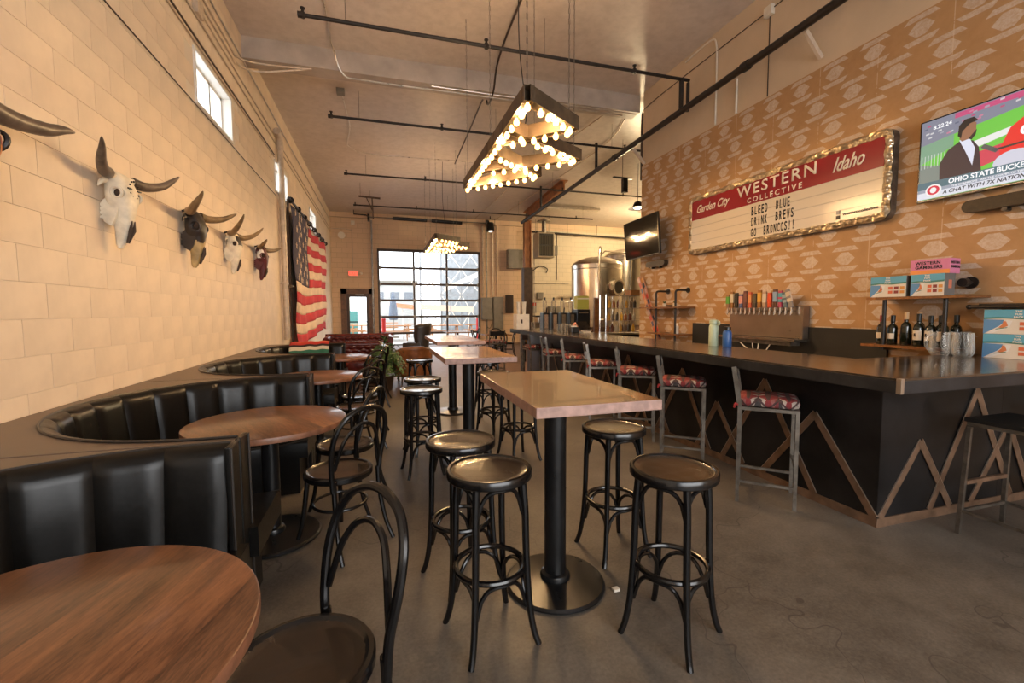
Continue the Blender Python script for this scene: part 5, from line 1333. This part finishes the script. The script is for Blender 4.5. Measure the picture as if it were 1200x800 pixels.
# printed cartons
m_side = flat('grey_carton', (.14,.13,.12), .6)
def carton(x, y, z, w_, label, side=True, dy=0):
    """front faces -X, runs along -Y from y"""
    H_, D = .185, .13
    t = thing('drinks_carton', label, 'box', (x, y-w_/2, z), 0, 'blue printed drinks cartons')
    B().box(0, D, -w_/2, w_/2, 0, H_).obj('carton', m_side, t, smooth=False)
    def pl(name, pts, col, lay=1):
        m = flat('print_'+name, col, .5)
        B().prism([((.5-u)*w_, v*H_) for u, v in pts], lambda a, c: (-.0006*lay, a, c), lambda a, c: (-.0006*lay+.0004, a, c)).obj(name, m, t, smooth=False)
    pl('front_print', [(0,0),(1,0),(1,1),(0,1)], (.66,.62,.56), 1)
    pl('sky_print', [(0,.66),(1,.66),(1,1),(0,1)], (.10,.36,.52), 2)
    pl('hill_print', [(0,.60),(.3,.64),(.6,.60),(1,.63),(1,.71),(.5,.67),(.2,.70),(0,.67)], (.05,.20,.17), 3)
    pl('water_print', [(0,.0),(.02,0),(.28,.40),(.30,.58),(0,.60)], (.10,.26,.50), 2)
    pl('wake_print', [(.05,.0),(.12,.0),(.38,.30),(.42,.55),(.34,.58),(.22,.30)], (.70,.70,.70), 3)
    pl('skier_print', [(.22,.26),(.28,.24),(.36,.34),(.33,.52),(.29,.54),(.28,.40)], (.60,.20,.08), 4)
    pl('skier_print', [(.17,.17),(.34,.25),(.36,.29),(.2,.22)], (.08,.20,.12), 5)
    for q, c in enumerate(((.62,.14,.06),(.22,.03,.03),(.62,.28,.06))):
        u0 = .52+q*.16; pl('can_print', [(u0,.16),(u0+.12,.16),(u0+.12,.50),(u0,.50)], c, 4); pl('can_print', [(u0,.30),(u0+.12,.30),(u0+.12,.36),(u0,.36)], (.65,.6,.55), 5)
    for q, wd in enumerate(('THE', 'FUN', 'PACK')):
        me = text_mesh(wd, .019, m_let, extrude=.0003, align='CENTER', spacing=1.15, bold=.0006); me.transform(R_WALL_E.to_4x4()); link('lettering', me, t, (-.0038, 0, H_*(.895-.115*q)))
    if side:
        b = B().box(.05,.09,-w_/2-.001,-w_/2,.06,.13); b.obj('side_print', flat('side_emblem', (.60,.18,.10), .5), t, smooth=False)
    return t
carton(4.50, 3.12, 1.5605, .30, 'blue ski-scene drinks carton at the left of the upper pipe shelf')
carton(4.50, 2.785, 1.5605, .245, 'blue ski-scene drinks carton right of its twin on the upper pipe shelf, grey side showing')
carton(4.56, 2.30, 1.0680, .40, 'lower of two blue drinks cartons stacked on the bar at the right frame edge')
carton(4.575, 2.31, 1.2545, .40, 'upper of two blue drinks cartons stacked on the bar at the right frame edge')
t = thing('pink_carton', 'pink and orange carton on top of the cartons on the upper pipe shelf', 'box', (4.52, 2.70, 1.7460), .12)
B().box(0,.16,-.17,.10,0,.125).obj('carton', flat('pink_card', (.62,.20,.34), .6), t, smooth=False)
B().box(-.001,0,-.17,.10,0,.035).obj('orange_band', flat('orange_card', (.75,.28,.08), .6), t, smooth=False)
for k, wd in enumerate(('WESTERN', 'GAMBLERS')):
    me = text_mesh(wd, .036, m_bl, extrude=.0003, spacing=1.1, bold=.0012); me.transform(R_WALL_E.to_4x4()); link('lettering', me, t, (-.002, .065, .083-.036*k))
    me = text_mesh(wd, .030, m_bl, extrude=.0003, spacing=1.0, bold=.001); me.transform(Matrix.Rotation(PI/2, 4, 'X')); link('lettering', me, t, (.012, -.1715, .080-.034*k))
t = thing('rail_shelf', 'black shelf rail on the wall above the stacked cartons, right frame edge', 'shelf', (XR-.02, 2.0, 1.462))
B().cyl((-.20,.40,0), (-.20,-.5,0), .014).obj('pipe', m_pipe, t); B().sphere((-.20,.41,0), .020).obj('end_cap', m_pipe, t); B().cyl((-.20,-.4,0),(0,-.4,0),.014).obj('pipe_arm', m_pipe, t); B().box(-.2,0,-.5,.35,.014,.026).obj('board', m_pipe, t, smooth=False)
# beer mugs
def mug(x, y, z, rz, label, K=1.45):
    t = thing('beer_mug', label, 'mug', (x, y, z), rz, 'dimpled glass beer mugs by the cartons')
    def body(u, v_):
        pr = [(.036,0),(.040,.006),(.046,.02),(.047,.05),(.046,.08),(.043,.105),(.042,.13),(.039,.13),(.038,.1),(.040,.05),(.036,.016),(.0,.014)]
        r, z_ = pr[int(round(v_*11))]; r *= K; z_ *= K; d = .0035*math.sin(u*2*PI*8)*math.sin(z_/.11*2*PI) if .01 < z_ < .11 and v_ < .55 else 0
        return ((r+d)*math.cos(2*PI*u), (r+d)*math.sin(2*PI*u), z_)
    B().grid(body, 48, 12, True).obj('body', m_mug, t, angle=80)
    B().tube(smooth_path([(.060,0,.168),(.105,0,.163),(.124,0,.116),(.108,0,.058),(.064,0,.041)], 5), .010, 8).obj('handle', m_mug, t)
mug(4.42, 2.50, ZB+.001, 2.9, 'dimpled glass mug on the bar, leftmost of the cluster, handle left')
mug(4.47, 2.375, ZB+.001, 2.0, 'dimpled glass mug on the bar beside the lower blue carton')
mug(4.60, 2.47, ZB+.001, 1.2, 'dimpled glass mug behind the other two mugs on the bar')

# left pipe shelves
t = thing('pipe_shelf', 'black pipe frame with two wooden shelves right of the painted skis', 'shelf', (XR-.02, 6.42, .84))
for y in (.20, -.32):
    B().tube(smooth_path([(-.24,y,.0),(-.24,y,.3),(-.24,y,.80),(-.24,y,.90),(-.20,y,.93),(-.10,y,.93),(0,y,.93)], 3), .018, 10).obj('pipe_frame', m_pipe, t); B().cyl((-.015,y,.93),(0,y,.93),.045).obj('flange', m_pipe, t)
B().box(-.30,0,-.50,.62,.64,.665).obj('shelf_board', m_orangewood, t, smooth=False); B().box(-.30,0,-.46,.36,.205,.23).obj('shelf_board', m_orangewood, t, smooth=False)
def succ(y, x, label):
    t = thing('potted_succulent', label, 'plant', (x, y, 1.5055)); B().lathe([(0,0),(.025,0),(.034,.055),(.030,.056),(0,.05)], 16, cap=False).obj('pot', m_white, t)
    for k in range(9):
        a = k*2.4; B().tube([(0,0,.05),(.014*math.cos(a),.014*math.sin(a),.075),(.026*math.cos(a),.026*math.sin(a),.095)], [.006,.007,.001], 6).obj('leaf', m_leaf, t)
m_leaf = varied('dark_green_leaf', (.035,.085,.022), .5, 0, .35, 10, .1)
succ(6.50, 4.62, 'tiny succulent in a white pot on the left pipe shelf, left one'); succ(6.22, 4.62, 'tiny succulent in a white pot on the left pipe shelf, right one')
vessel('squeeze_bottle', 'small white squeeze bottle on the lower left pipe shelf', 'bottle', 4.62, 6.16, 1.0705, [(0,0),(.028,0),(.030,.005),(.030,.12),(.012,.14),(.008,.17),(0,.172)], m_white)
vessel('bowl', 'small dark bowl on the upper left pipe shelf', 'bowl', 4.62, 6.36, 1.5055, [(0,0),(.03,0),(.055,.025),(.052,.026),(.028,.006),(0,.005)], m_darkbrown)
# painted skis leaning
t = thing('painted_skis', 'pair of colourful painted skis leaning against the wallpapered wall', 'skis', (4.70, 7.1, .845))
cs = [(.62,.12,.04),(.70,.36,.12),(.05,.05,.07),(.60,.42,.40),(.55,.08,.06),(.08,.10,.20)]
for q in range(2):
    p0, p1 = Vector((0-.03*q, -.42+.02*q, .02)), Vector((.05-.03*q, .30+.07*q, 1.22)); 
    b = B(); b.bar(p0, p1, .080, .012, (1,0,0)); me = b.mesh('ski', [flat('ski_base', (.50,.24,.16), .4)], smooth=False); sk_ = link('ski', me, t)
    d = p1-p0
    for k in range(12):
        a, c = p0+d*(k/12+.005), p0+d*((k+.8)/12); col = cs[(k*5+q*2) % 6]
        B().bar(a-Vector((.008,0,0)), c-Vector((.008,0,0)), .045+.015*(k % 3), .003, (1,0,0)).obj('painted_patch', flat('ski_paint', col, .4), sk_, smooth=False)
# white crate with cup stacks at the far bar end
t = thing('condiment_crate', 'white wooden crate holding stacks of cups at the far end of the bar', 'crate', (2.86, 8.95, ZB+.001))
B().box(-.14,.14,-.12,.12,0,.31).obj('crate', m_white, t, smooth=False, bev=.004)
B().box(-.05,-.01,-.122,-.12,.12,.2).obj('handle_slot', m_darkbrown, t, smooth=False)
for x in (-.06,.06): B().lathe([(.033,.31),(.045,.56),(.047,.57),(.0,.57)], 16, (x,0,0), cap=False).obj('cup_stack', m_white, t)
glp = [(0,.006),(.030,.004),(.031,0),(.041,.145),(.039,.145),(.030,.012),(0,.012)]
def pint(x, y, label): return vessel('pint_glass', label, 'glass', x, y, ZB+.001, glp, m_mug, 'pint glasses on the bar')
pint(3.09, 8.85, 'single pint glass on the bar beside the white crate')
k = 0
for i, (x, y) in enumerate(((3.08,7.42),(3.18,7.44),(3.28,7.46),(3.12,7.30),(3.22,7.30),(3.33,7.32))):
    pint(x, y, 'pint glass in the middle-bar cluster, %s' % ('back row left','back row centre','back row right','front row left','front row centre','front row right')[i])
t = thing('payment_tablet', 'black tilted tablet terminal standing on the bar right of the glasses', 'tablet', (3.42, 6.98, ZB), .35)
R = Matrix.Rotation(math.radians(-38), 3, 'X')
B().box(-.13,.13,-.006,.006,.0,.20, R, (0,.02,.03)).obj('tablet', m_blackmetal, t, smooth=False); B().box(-.12,.12,.0063,.0075,.01,.19, R, (0,.02,.03)).obj('screen', flat('tablet_screen', (.02,.02,.025), .1), t, smooth=False)
B().box(-.13,.13,-.010,-.006,.0,.015, R, (0,.02,.03)).obj('pale_edge', m_white, t, smooth=False); B().box(-.07,.07,-.02,.14,.001,.02).obj('stand_base', m_white, t, smooth=False); B().bar((0,.05,.02),(0,.08,.12),.05,.02).obj('stand_arm', m_blackmetal, t, smooth=False)
t = thing('card_printer', 'small black receipt printer between glasses and tablet on the bar', 'printer', (3.20, 7.05, ZB+.001)); B().box(-.07,.07,-.07,.07,0,.10).obj('body', m_blackmetal, t, smooth=False, bev=.01); B().box(-.05,.05,-.02,.0,.10,.12).obj('paper', m_white, t, smooth=False)
t = thing('bar_towel', 'pink cloth bundled behind the tablet on the bar', 'towel', (3.42, 7.35, ZB+.001))
def tw(u, v_): a = 2*PI*u; return ((.10+.015*math.sin(a*3))*math.cos(a)*math.sin(PI*v_)**.7, .07*math.sin(a)*math.sin(PI*v_)**.7, .09-.085*math.cos(PI*v_)+.012*math.sin(a*4+v_*6)*math.sin(PI*v_))
B().grid(tw, 24, 12, True).obj('cloth', varied('pink_cloth', (.60,.26,.20), .85, 0, .15, 20, .3), t, angle=80)
# rear counter with dispensers and wire rack
t = thing('rear_counter', 'steel rear counter beyond the back bar holding dispensers and the wire rack', 'counter', (4.9, 9.95, 0)); B().box(-1.5,1.3,-.3,.3,.86,.90).obj('worktop', m_steel, t, smooth=False); B().box(-1.48,1.28,-.28,.28,0,.86).obj('cabinet', m_barsteel, t, smooth=False)
for k in range(4):
    t = thing('drink_dispenser', 'black and silver dispenser with clear top behind the bar, %s of four' % ('leftmost','second from left','third from left','rightmost')[k], 'dispenser', (3.72+.22*k, 9.82, .901), 0, 'drink dispensers behind the bar')
    B().box(-.085,.085,-.10,.10,0,.50).obj('body', m_blackmetal, t, smooth=False, bev=.01); B().box(-.045,.045,-.106,-.10,.08,.46).obj('silver_front', m_steel, t, smooth=False)
    B().lathe([(.04,.50),(.05,.52),(.05,.78),(.03,.80),(0,.80)], 16, cap=False).obj('clear_hopper', m_mug, t); B().cyl((0,0,.80),(0,0,.86),.02).obj('lid_knob', m_blackmetal, t); B().cyl((0,-.1,.5),(0,-.13,.62),.012).obj('tap_lever', m_blackmetal, t)
t = thing('yellow_crate', 'yellow-green crate standing on the right dispenser box behind the bar', 'crate', (4.66, 9.85, 1.48)); B().box(-.14,.16,-.1,.1,0,.32).obj('crate', flat('chartreuse_plastic', (.42,.40,.06), .5), t, smooth=False, bev=.006); B().box(-.14,.16,-.104,-.1,.24,.27).obj('pale_band', m_white, t, smooth=False)
t = thing('ice_machine', 'black box with a slotted top under the yellow crate behind the bar', 'machine', (4.66, 9.85, .901)); B().box(-.17,.17,-.15,.15,0,.575).obj('body', m_blackmetal, t, smooth=False, bev=.008); B().box(-.12,.12,-.155,-.15,.48,.52).obj('vent', m_steel, t, smooth=False)
tag(B().box(4.95,5.06,9.7,9.76,.905,1.75).obj('leaning_board', m_orangewood, smooth=False), 'tan wooden board upright between dispensers and wire rack', 'board')
t = thing('wire_rack', 'chrome wire shelving full of bottles beside the wallpaper edge', 'rack', (5.62, 9.6, .901))
for x in (-.50,-.16,.46):
    for y in (-.14,.16): B().cyl((x,y,0),(x,y,.92),.011,seg=8).obj('upright', m_chrome, t)
for z in (.03,.30,.60,.90):
    b = B()
    for y in (-.14,.16): b.cyl((-.50,y,z),(.46,y,z),.007,seg=6)
    for i in range(16): b.cyl((-.50+.064*i,-.14,z),(-.50+.064*i,.16,z),.004,seg=4)
    b.obj('wire_shelf', m_chrome, t)
for i in range(14): B().cyl((-.48+.07*i,.165,.03),(-.48+.07*i,.165,.90),.0035,seg=4).obj('back_wire', m_chrome, t)
bc = [(.28,.10,.03),(.05,.04,.03),(.50,.28,.06),(.10,.03,.02),(.62,.36,.05),(.16,.12,.09),(.40,.36,.30)]
for r_, z in enumerate((.936, 1.206, 1.506)):
    for i in range(7):
        x = 5.24+.115*i + .02*r_
        vessel('spirit_bottle', 'bottle on the %s wire shelf, %s from the left' % (('lowest','middle','upper')[r_], ('first','second','third','fourth','fifth','sixth','seventh')[i]), 'bottle', x, 9.58, z,
               [(0,0),(.036,0),(.037,.13),(.014,.165),(.013,.20),(0,.20)], flat('bottle_tint', bc[(i*3+r_*2) % 7], .12), 'bottles on the wire rack', 12)
tag(B().box(5.80,6.05,9.5,9.75,1.806,1.94).obj('cardboard_box', flat('brown_card', (.30,.15,.06), .7), smooth=False), 'brown cardboard box on top of the wire rack', 'box')
t = thing('coffee_station', 'low grey machine on the rear counter left of the dispensers', 'machine', (6.9, 17.9, .95)); B().box(-.9,.9,-.3,.3,-.95,0).obj('cabinet', m_grey, t, smooth=False); B().box(-.5,.6,-.25,.25,0,.25).obj('machine_body', m_steel, t, smooth=False, bev=.02); B().box(-.6,.2,-.2,.2,.25,.30).obj('lid', m_blackmetal, t, smooth=False)

# ================================================================= LOUNGE
def sofa(x0, x1, y, label, mat):
    t = thing('tufted_sofa', label, 'sofa', ((x0+x1)/2, y, 0), 0, 'oxblood tufted sofas'); w_ = (x1-x0)/2
    def back(u, v_):
        xx = -w_+.12+u*(2*w_-.24); z = .42+v_*.30
        tu = .03*(math.cos(xx*2*PI/.16+(PI if int(v_*4.999) % 2 else 0))*.5+.5)*abs(math.sin(v_*PI*4))**.5
        return (xx, .30-.05*v_-tu, z)
    B().grid(back, int(2*w_/.03), 17).obj('tufted_back', mat, t, angle=80, fix=False)
    B().box(-w_,w_,.30,.48,.10,.70).obj('back_frame', mat, t, smooth=False, bev=.02)
    B().cyl((-w_,.36,.74),(w_,.36,.74),.075,seg=18).obj('back_roll', mat, t)
    for sg in (-1,1):
        B().cyl((sg*(w_-.09),-.42,.66),(sg*(w_-.09),.40,.70),.095,seg=18).obj('arm_roll', mat, t); B().box(sg*(w_-.09)-.07,sg*(w_-.09)+.07,-.40,.40,.10,.62).obj('arm', mat, t, smooth=False, bev=.015)
    n = 2
    for k in range(n): a = -w_+.18+k*(2*w_-.36)/n; B().box(a+.004,a+(2*w_-.36)/n-.004,-.42,.28,.26,.44).obj('seat_cushion', mat, t, bev=.035)
    B().box(-w_+.05,w_-.05,-.38,.40,.09,.26).obj('base', mat, t, smooth=False)
    for sx in (-1,1):
        for sy in (-.34,.36): B().cyl((sx*(w_-.1),sy,0),(sx*(w_-.1),sy,.10),.022,.03,seg=10).obj('foot', m_rustdark, t)
sofa(-1.62, .12, 9.75, 'oxblood tufted leather sofa nearer the booths, facing the camera', m_oxblood)
sofa(-1.50, .35, 13.3, 'oxblood tufted leather sofa farther back before the glazed doors', m_oxblood)
def armchair(x, y, rz, mat, label, name, wing):
    t = thing(name, label, 'armchair', (x, y, 0), rz)
    H_ = 1.12 if wing else .76
    def sh(u, v_):
        a = -PI*.62 + PI*1.24*u; z = .16+(H_-.16)*v_; top = 1-(.13 if wing else .38)*(abs(2*u-1)**(4 if wing else 2.4)); z = .16+(H_*top-.16)*v_
        r = .33+.05*v_; return (-r*math.cos(a)*(1.0 if not wing else .9), r*math.sin(a)*(.98), z)
    if wing:
        def sh(u, v_):
            s_ = 2*u-1; z = .26+(.86-.05*abs(s_)**6)*v_
            return (-.24-.12*v_+.36*abs(s_)**5*(.35+.65*min(1, v_*1.6)), .36*s_*(1-.10*abs(s_)**3)*(.9+.12*v_), z)
    b = B(); b.grid(sh, 26, 10); o = b.obj('shell', mat, t, angle=80, fix=False); md = o.modifiers.new('thick', 'SOLIDIFY'); md.thickness = .07; md.offset = 0
    B().box(-.26,.36,-.25,.25,.28,.44).obj('seat_cushion', mat, t, bev=.04); B().box(-.26,.34,-.26,.26,.16,.28).obj('base', mat, t, smooth=False, bev=.02)
    if wing:
        for sg in (-1,1): B().box(-.15,.34,sg*.29-.05,sg*.29+.05,.2,.60).obj('arm', mat, t, bev=.035)
    for sx in (-.24,.3):
        for sy in (-.24,.24): B().cyl((sx,sy,.16),(sx*1.08,sy*1.08,0),.022,.013,seg=8).obj('leg', m_rustdark, t)
armchair(.62, 9.2, math.radians(95), m_leather, 'low chestnut leather tub chair with its rounded back to the camera, by the fern', 'tub_chair', False)
armchair(.98, 12.6, math.radians(165), m_darkleather, 'tall dark leather wing chair before the roll-up glass door', 'wing_chair', True)
# fern
t = thing('potted_fern', 'bushy green fern in a dark pot between the chairs and tub chair', 'plant', (.06, 8.45, 0))
B().lathe([(0,0),(.13,0),(.17,.26),(.18,.28),(.15,.28),(0,.25)], 20, cap=False).obj('pot', m_darkbrown, t)
B().tube(smooth_path([(0,0,.25),(.02,.0,.5),(-.02,.02,.72),(.03,0,1.0)], 4), .012, 6).obj('stem', m_leaf, t)
rnd = random.Random(3); m_leaf2 = varied('bright_fern_leaf', (.05,.12,.022), .5, 0, .4, 12, .1)
for k in range(110):
    a = rnd.uniform(0, 2*PI); L = rnd.uniform(.22,.46); h0 = rnd.uniform(.28,.62); up = rnd.uniform(.05,.28)
    b = B(); pts = smooth_path([(0,0,h0),(L*.45*math.cos(a),L*.45*math.sin(a),h0+up),(L*math.cos(a),L*math.sin(a),h0+up*.5-rnd.uniform(0,.28))], 5)
    side = Vector((-math.sin(a), math.cos(a), 0)); n = len(pts)
    for i in range(n-1):
        p = pts[i]; d = (pts[i+1]-p); wd = .055*math.sin(PI*(i+1)/(n+.5))+.008
        for sg in (-1,1): b.face([p, p+d*.55, p+d*.9+side*sg*wd-Vector((0,0,.008)), p+d*.35+side*sg*wd*.9-Vector((0,0,.006))])
    b.obj('frond', m_leaf if k % 3 else m_leaf2, t, smooth=False, fix=False)
for k in range(8):
    a = k*2.4; b = B(); p = Vector((0,0,.82+.02*k)); d = Vector((math.cos(a)*.13, math.sin(a)*.13, .07)); s_ = Vector((-math.sin(a),math.cos(a),0))*.03
    b.face([p, p+d*.5+s_, p+d, p+d*.5-s_]); b.obj('leaf', m_leaf, t, smooth=False, fix=False)
# dining tables and chairs by the roll-up door
def square_table(x, y, w_, l_, label):
    t = thing('square_table', label, 'table', (x, y, 0), 0, 'pale tables near the roll-up door')
    B().box(-w_/2,w_/2,-l_/2,l_/2,.725,.755).obj('tabletop', m_hightop, t, smooth=False, bev=.004); pedestal(t, .725, .045, .26)
square_table(2.55, 15.2, .9, 1.2, 'low table nearest the roll-up glass door, catching white daylight')
square_table(3.35, 13.0, .8, .8, 'low table with cafe chairs left of the bar end')
for i, (x, y, a, w_) in enumerate(((3.0,14.9,180,'right of the low table nearest the roll-up door'),(2.95,13.4,0,'left of the low table by the bar end'),(3.8,13.3,170,'right of the low table by the bar end'),(3.3,12.4,80,'on the near side of the low table by the bar end'),(3.55,13.75,260,'on the far side of the low table by the bar end'))):
    dup(c0, (x, y, 0), math.radians(a), 'black bentwood chair ' + w_)
t = thing('wood_bench', 'honey wooden bench top seen beyond the bar end post', 'bench', (4.35, 12.2, 0)); B().box(-.45,.35,-.2,.2,.56,.75).obj('box', wood('honey_wood', (.24,.11,.03), (.5,.26,.08), .1, 1), t, smooth=False)
for sx in (-.4,.3): B().box(sx-.03,sx+.03,-.18,.18,0,.56).obj('leg', m_blackmetal, t, smooth=False)

# ================================================================= OUTSIDE THE GLASS DOORS
m_pave = varied('pale_patio_concrete', (.36,.345,.32), .8, 0, .12, 1.5, .05)
struct('ground', B().box(-20, 30, YB+.16, 60, -.14, -.02), m_pave, smooth=False)
m_pic = varied('orange_picnic_wood', (.42,.19,.07), .7, 0, .15, 4, .1)
def picnic(x, y, rz, label):
    t = thing('picnic_table', label, 'picnic table', (x, y, -.02), rz, 'picnic tables on the patio')
    for k in range(5): B().box(-.9,.9,-.37+k*.15,-.24+k*.15,.72,.76).obj('top_plank', m_pic, t, smooth=False)
    for s_ in (-1,1):
        for k in range(2): B().box(-.9,.9,s_*.66-.14+k*.15,s_*.66-.01+k*.15,.42,.46).obj('seat_plank', m_pic, t, smooth=False)
        B().bar((s_*.65,-.75,.40),(s_*.65,.75,.40),.04,.09).bar((s_*.65,-.3,.70),(s_*.65,.3,.70),.04,.09).bar((s_*.65,-.25,.72),(s_*.65,-.6,0),.04,.09).bar((s_*.65,.25,.72),(s_*.65,.6,0),.04,.09).obj('trestle', m_pic, t, smooth=False)
for x, y, rz, lab in ((3.2,23.2,0,'picnic table seen beside the wing chair through the roll-up door'),(5.4,24,0,'picnic table at the right of the roll-up door view'),(.6,23.5,.1,'picnic table at the left of the roll-up door view'),
                    (2.2,26.3,0,'farther picnic table left behind the near ones'),(-1.6,25.0,.1,'picnic table seen through the brown glazed door'),(0.2,29.8,0,'farthest picnic table at the middle of the patio'),(-2.2,28.2,0,'far picnic table through the glazed door')): picnic(x, y, rz, lab)
def parasol(x, y, label):
    t = thing('parasol', label, 'parasol', (x, y, -.02)); B().cyl((0,0,0),(0,0,2.5),.03).obj('pole', m_grey, t)
    B().lathe([(.0,2.6),(.06,2.45),(.18,1.9),(.26,1.1),(.20,1.0),(.03,1.0)], 12, cap=False).obj('canopy', varied('slate_blue_canvas', (.12,.15,.20), .8, 0, .15, 5, .1), t); B().cyl((0,0,0),(0,0,.12),.3).obj('base', m_grey, t)
parasol(.72, 25.6, 'closed slate blue parasol in the lower left panes of the roll-up door'); parasol(-1.75, 22.5, 'closed dark parasol at the left edge of the glazed door view')
m_galv = varied('galvanised_steel', (.26,.27,.28), .5, .5, .15, 3, .05)
t = thing('truss_tower', 'galvanised lattice tower with diagonal braces outside the roll-up door', 'tower', (5.0, 31, -.02))
for x in (-2.3,-.9,.5,1.9,3.3): B().box(x-.06,x+.06,-.06,.06,0,9).obj('upright', m_galv, t, smooth=False)
for z in (2.6,4.4,6.2): B().box(-2.3,3.3,-.05,.05,z-.05,z+.05).obj('cross_bar', m_galv, t, smooth=False)
for x in (-2.3,-.9,.5,1.9):
    for z0, z1 in ((.4,2.6),(2.6,4.4),(4.4,6.2)):
        B().bar((x,0,z0),(x+1.4,0,z1),.05,.05).obj('brace', m_white, t, smooth=False); B().bar((x+1.4,0,z0),(x,0,z1),.05,.05).obj('brace', m_white, t, smooth=False)
t = thing('silo', 'pale grey ribbed grain silo behind the lattice tower', 'silo', (7.5, 37, -.02)); B().lathe([(0,0),(2.6,0)]+[(2.6+(.04 if i % 2 else 0), .25*i) for i in range(1,26)]+[(1.2,7.6),(0,7.9)], 40, cap=False).obj('shell', m_galv, t)
t = thing('slanted_chute', 'long white slanted chute outside at the right of the roll-up door', 'chute', (5.5, 28, 3.4)); B().bar((-1.6,0,-.6),(2.6,0,1.3),.3,.28).obj('duct', m_white, t, smooth=False); B().cyl((-1.2,0,-3.4),(-1.2,0,-.5),.05).obj('support', m_galv, t)
def building(name, x0, x1, y, h, mat, label, wins):
    t = thing(name, label, 'building', ((x0+x1)/2, y, -.02)); w_ = (x1-x0)/2
    B().box(-w_,w_,0,3,0,h).obj('wall', mat, t, smooth=False); B().box(-w_-.2,w_+.2,-.2,3.2,h,h+.2).obj('roof', m_grey, t, smooth=False)
    for x, z in wins: B().box(x-.4,x+.4,-.03,0,z,z+.7).obj('window', flat('far_window', (.2,.22,.25), .2), t, smooth=False)
building('white_building', -1.0, 3.4, 44, 4.2, varied('white_stucco', (.45,.44,.42), .8, 0, .06, 1, .05), 'low white building far behind the left panes of the roll-up door', [(-1.2,2.6),(.2,2.6),(1.5,2.6)])
building('yellow_building', -6.5, -2.2, 34, 4.5, varied('yellow_siding', (.36,.33,.19), .8, 0, .06, 1, .05), 'pale yellow building seen through the brown glazed door', [(1.2,1.8)])
tag(B().box(-2.05,-1.35,29.5,30.3,-.02,1.5).obj('teal_bin', flat('teal_paint', (.06,.22,.20), .5), smooth=False, bev=.03), 'teal waste bin seen through the brown glazed door', 'bin')
t = thing('striped_awning', 'salmon and white canopy over the patio beyond the picnic tables', 'awning', (4.3, 29.5, 0)); B().bar((-1.8,0,1.75),(1.6,0,1.55),1.4,.35).obj('canvas', flat('salmon_canvas', (.70,.50,.38), .8), t, smooth=False)
for x in (-1.6,1.4): B().cyl((x,0,0),(x,0,1.55),.04).obj('pole', m_white, t)
t = thing('patio_canopy', 'small orange canopy beyond the closed parasol', 'awning', (1.6, 33.5, 0)); B().bar((-.9,0,1.95),(.8,0,1.75),.8,.3).obj('canvas', flat('orange_canvas', (.62,.24,.12), .8), t, smooth=False); B().cyl((0,0,0),(0,0,1.8),.03).obj('pole', m_white, t)
for x, w_ in ((-.0,'left'),(4.45,'right')): tag(B().cyl((x+(.15 if x<1 else -.1),YB+.6,-.02),(x+(.15 if x<1 else -.1),YB+.6,1.15),.09).obj('bollard', flat('red_bollard', (.6,.03,.03), .5)), 'red bollard outside at the %s side of the roll-up door' % w_, 'bollard')

tag(B().box(1.12,1.155,1.95,1.98,.001,.015).obj('paper_shim', m_white, smooth=False, bev=.004), 'folded white paper wad on the floor beside the front table base', 'paper')
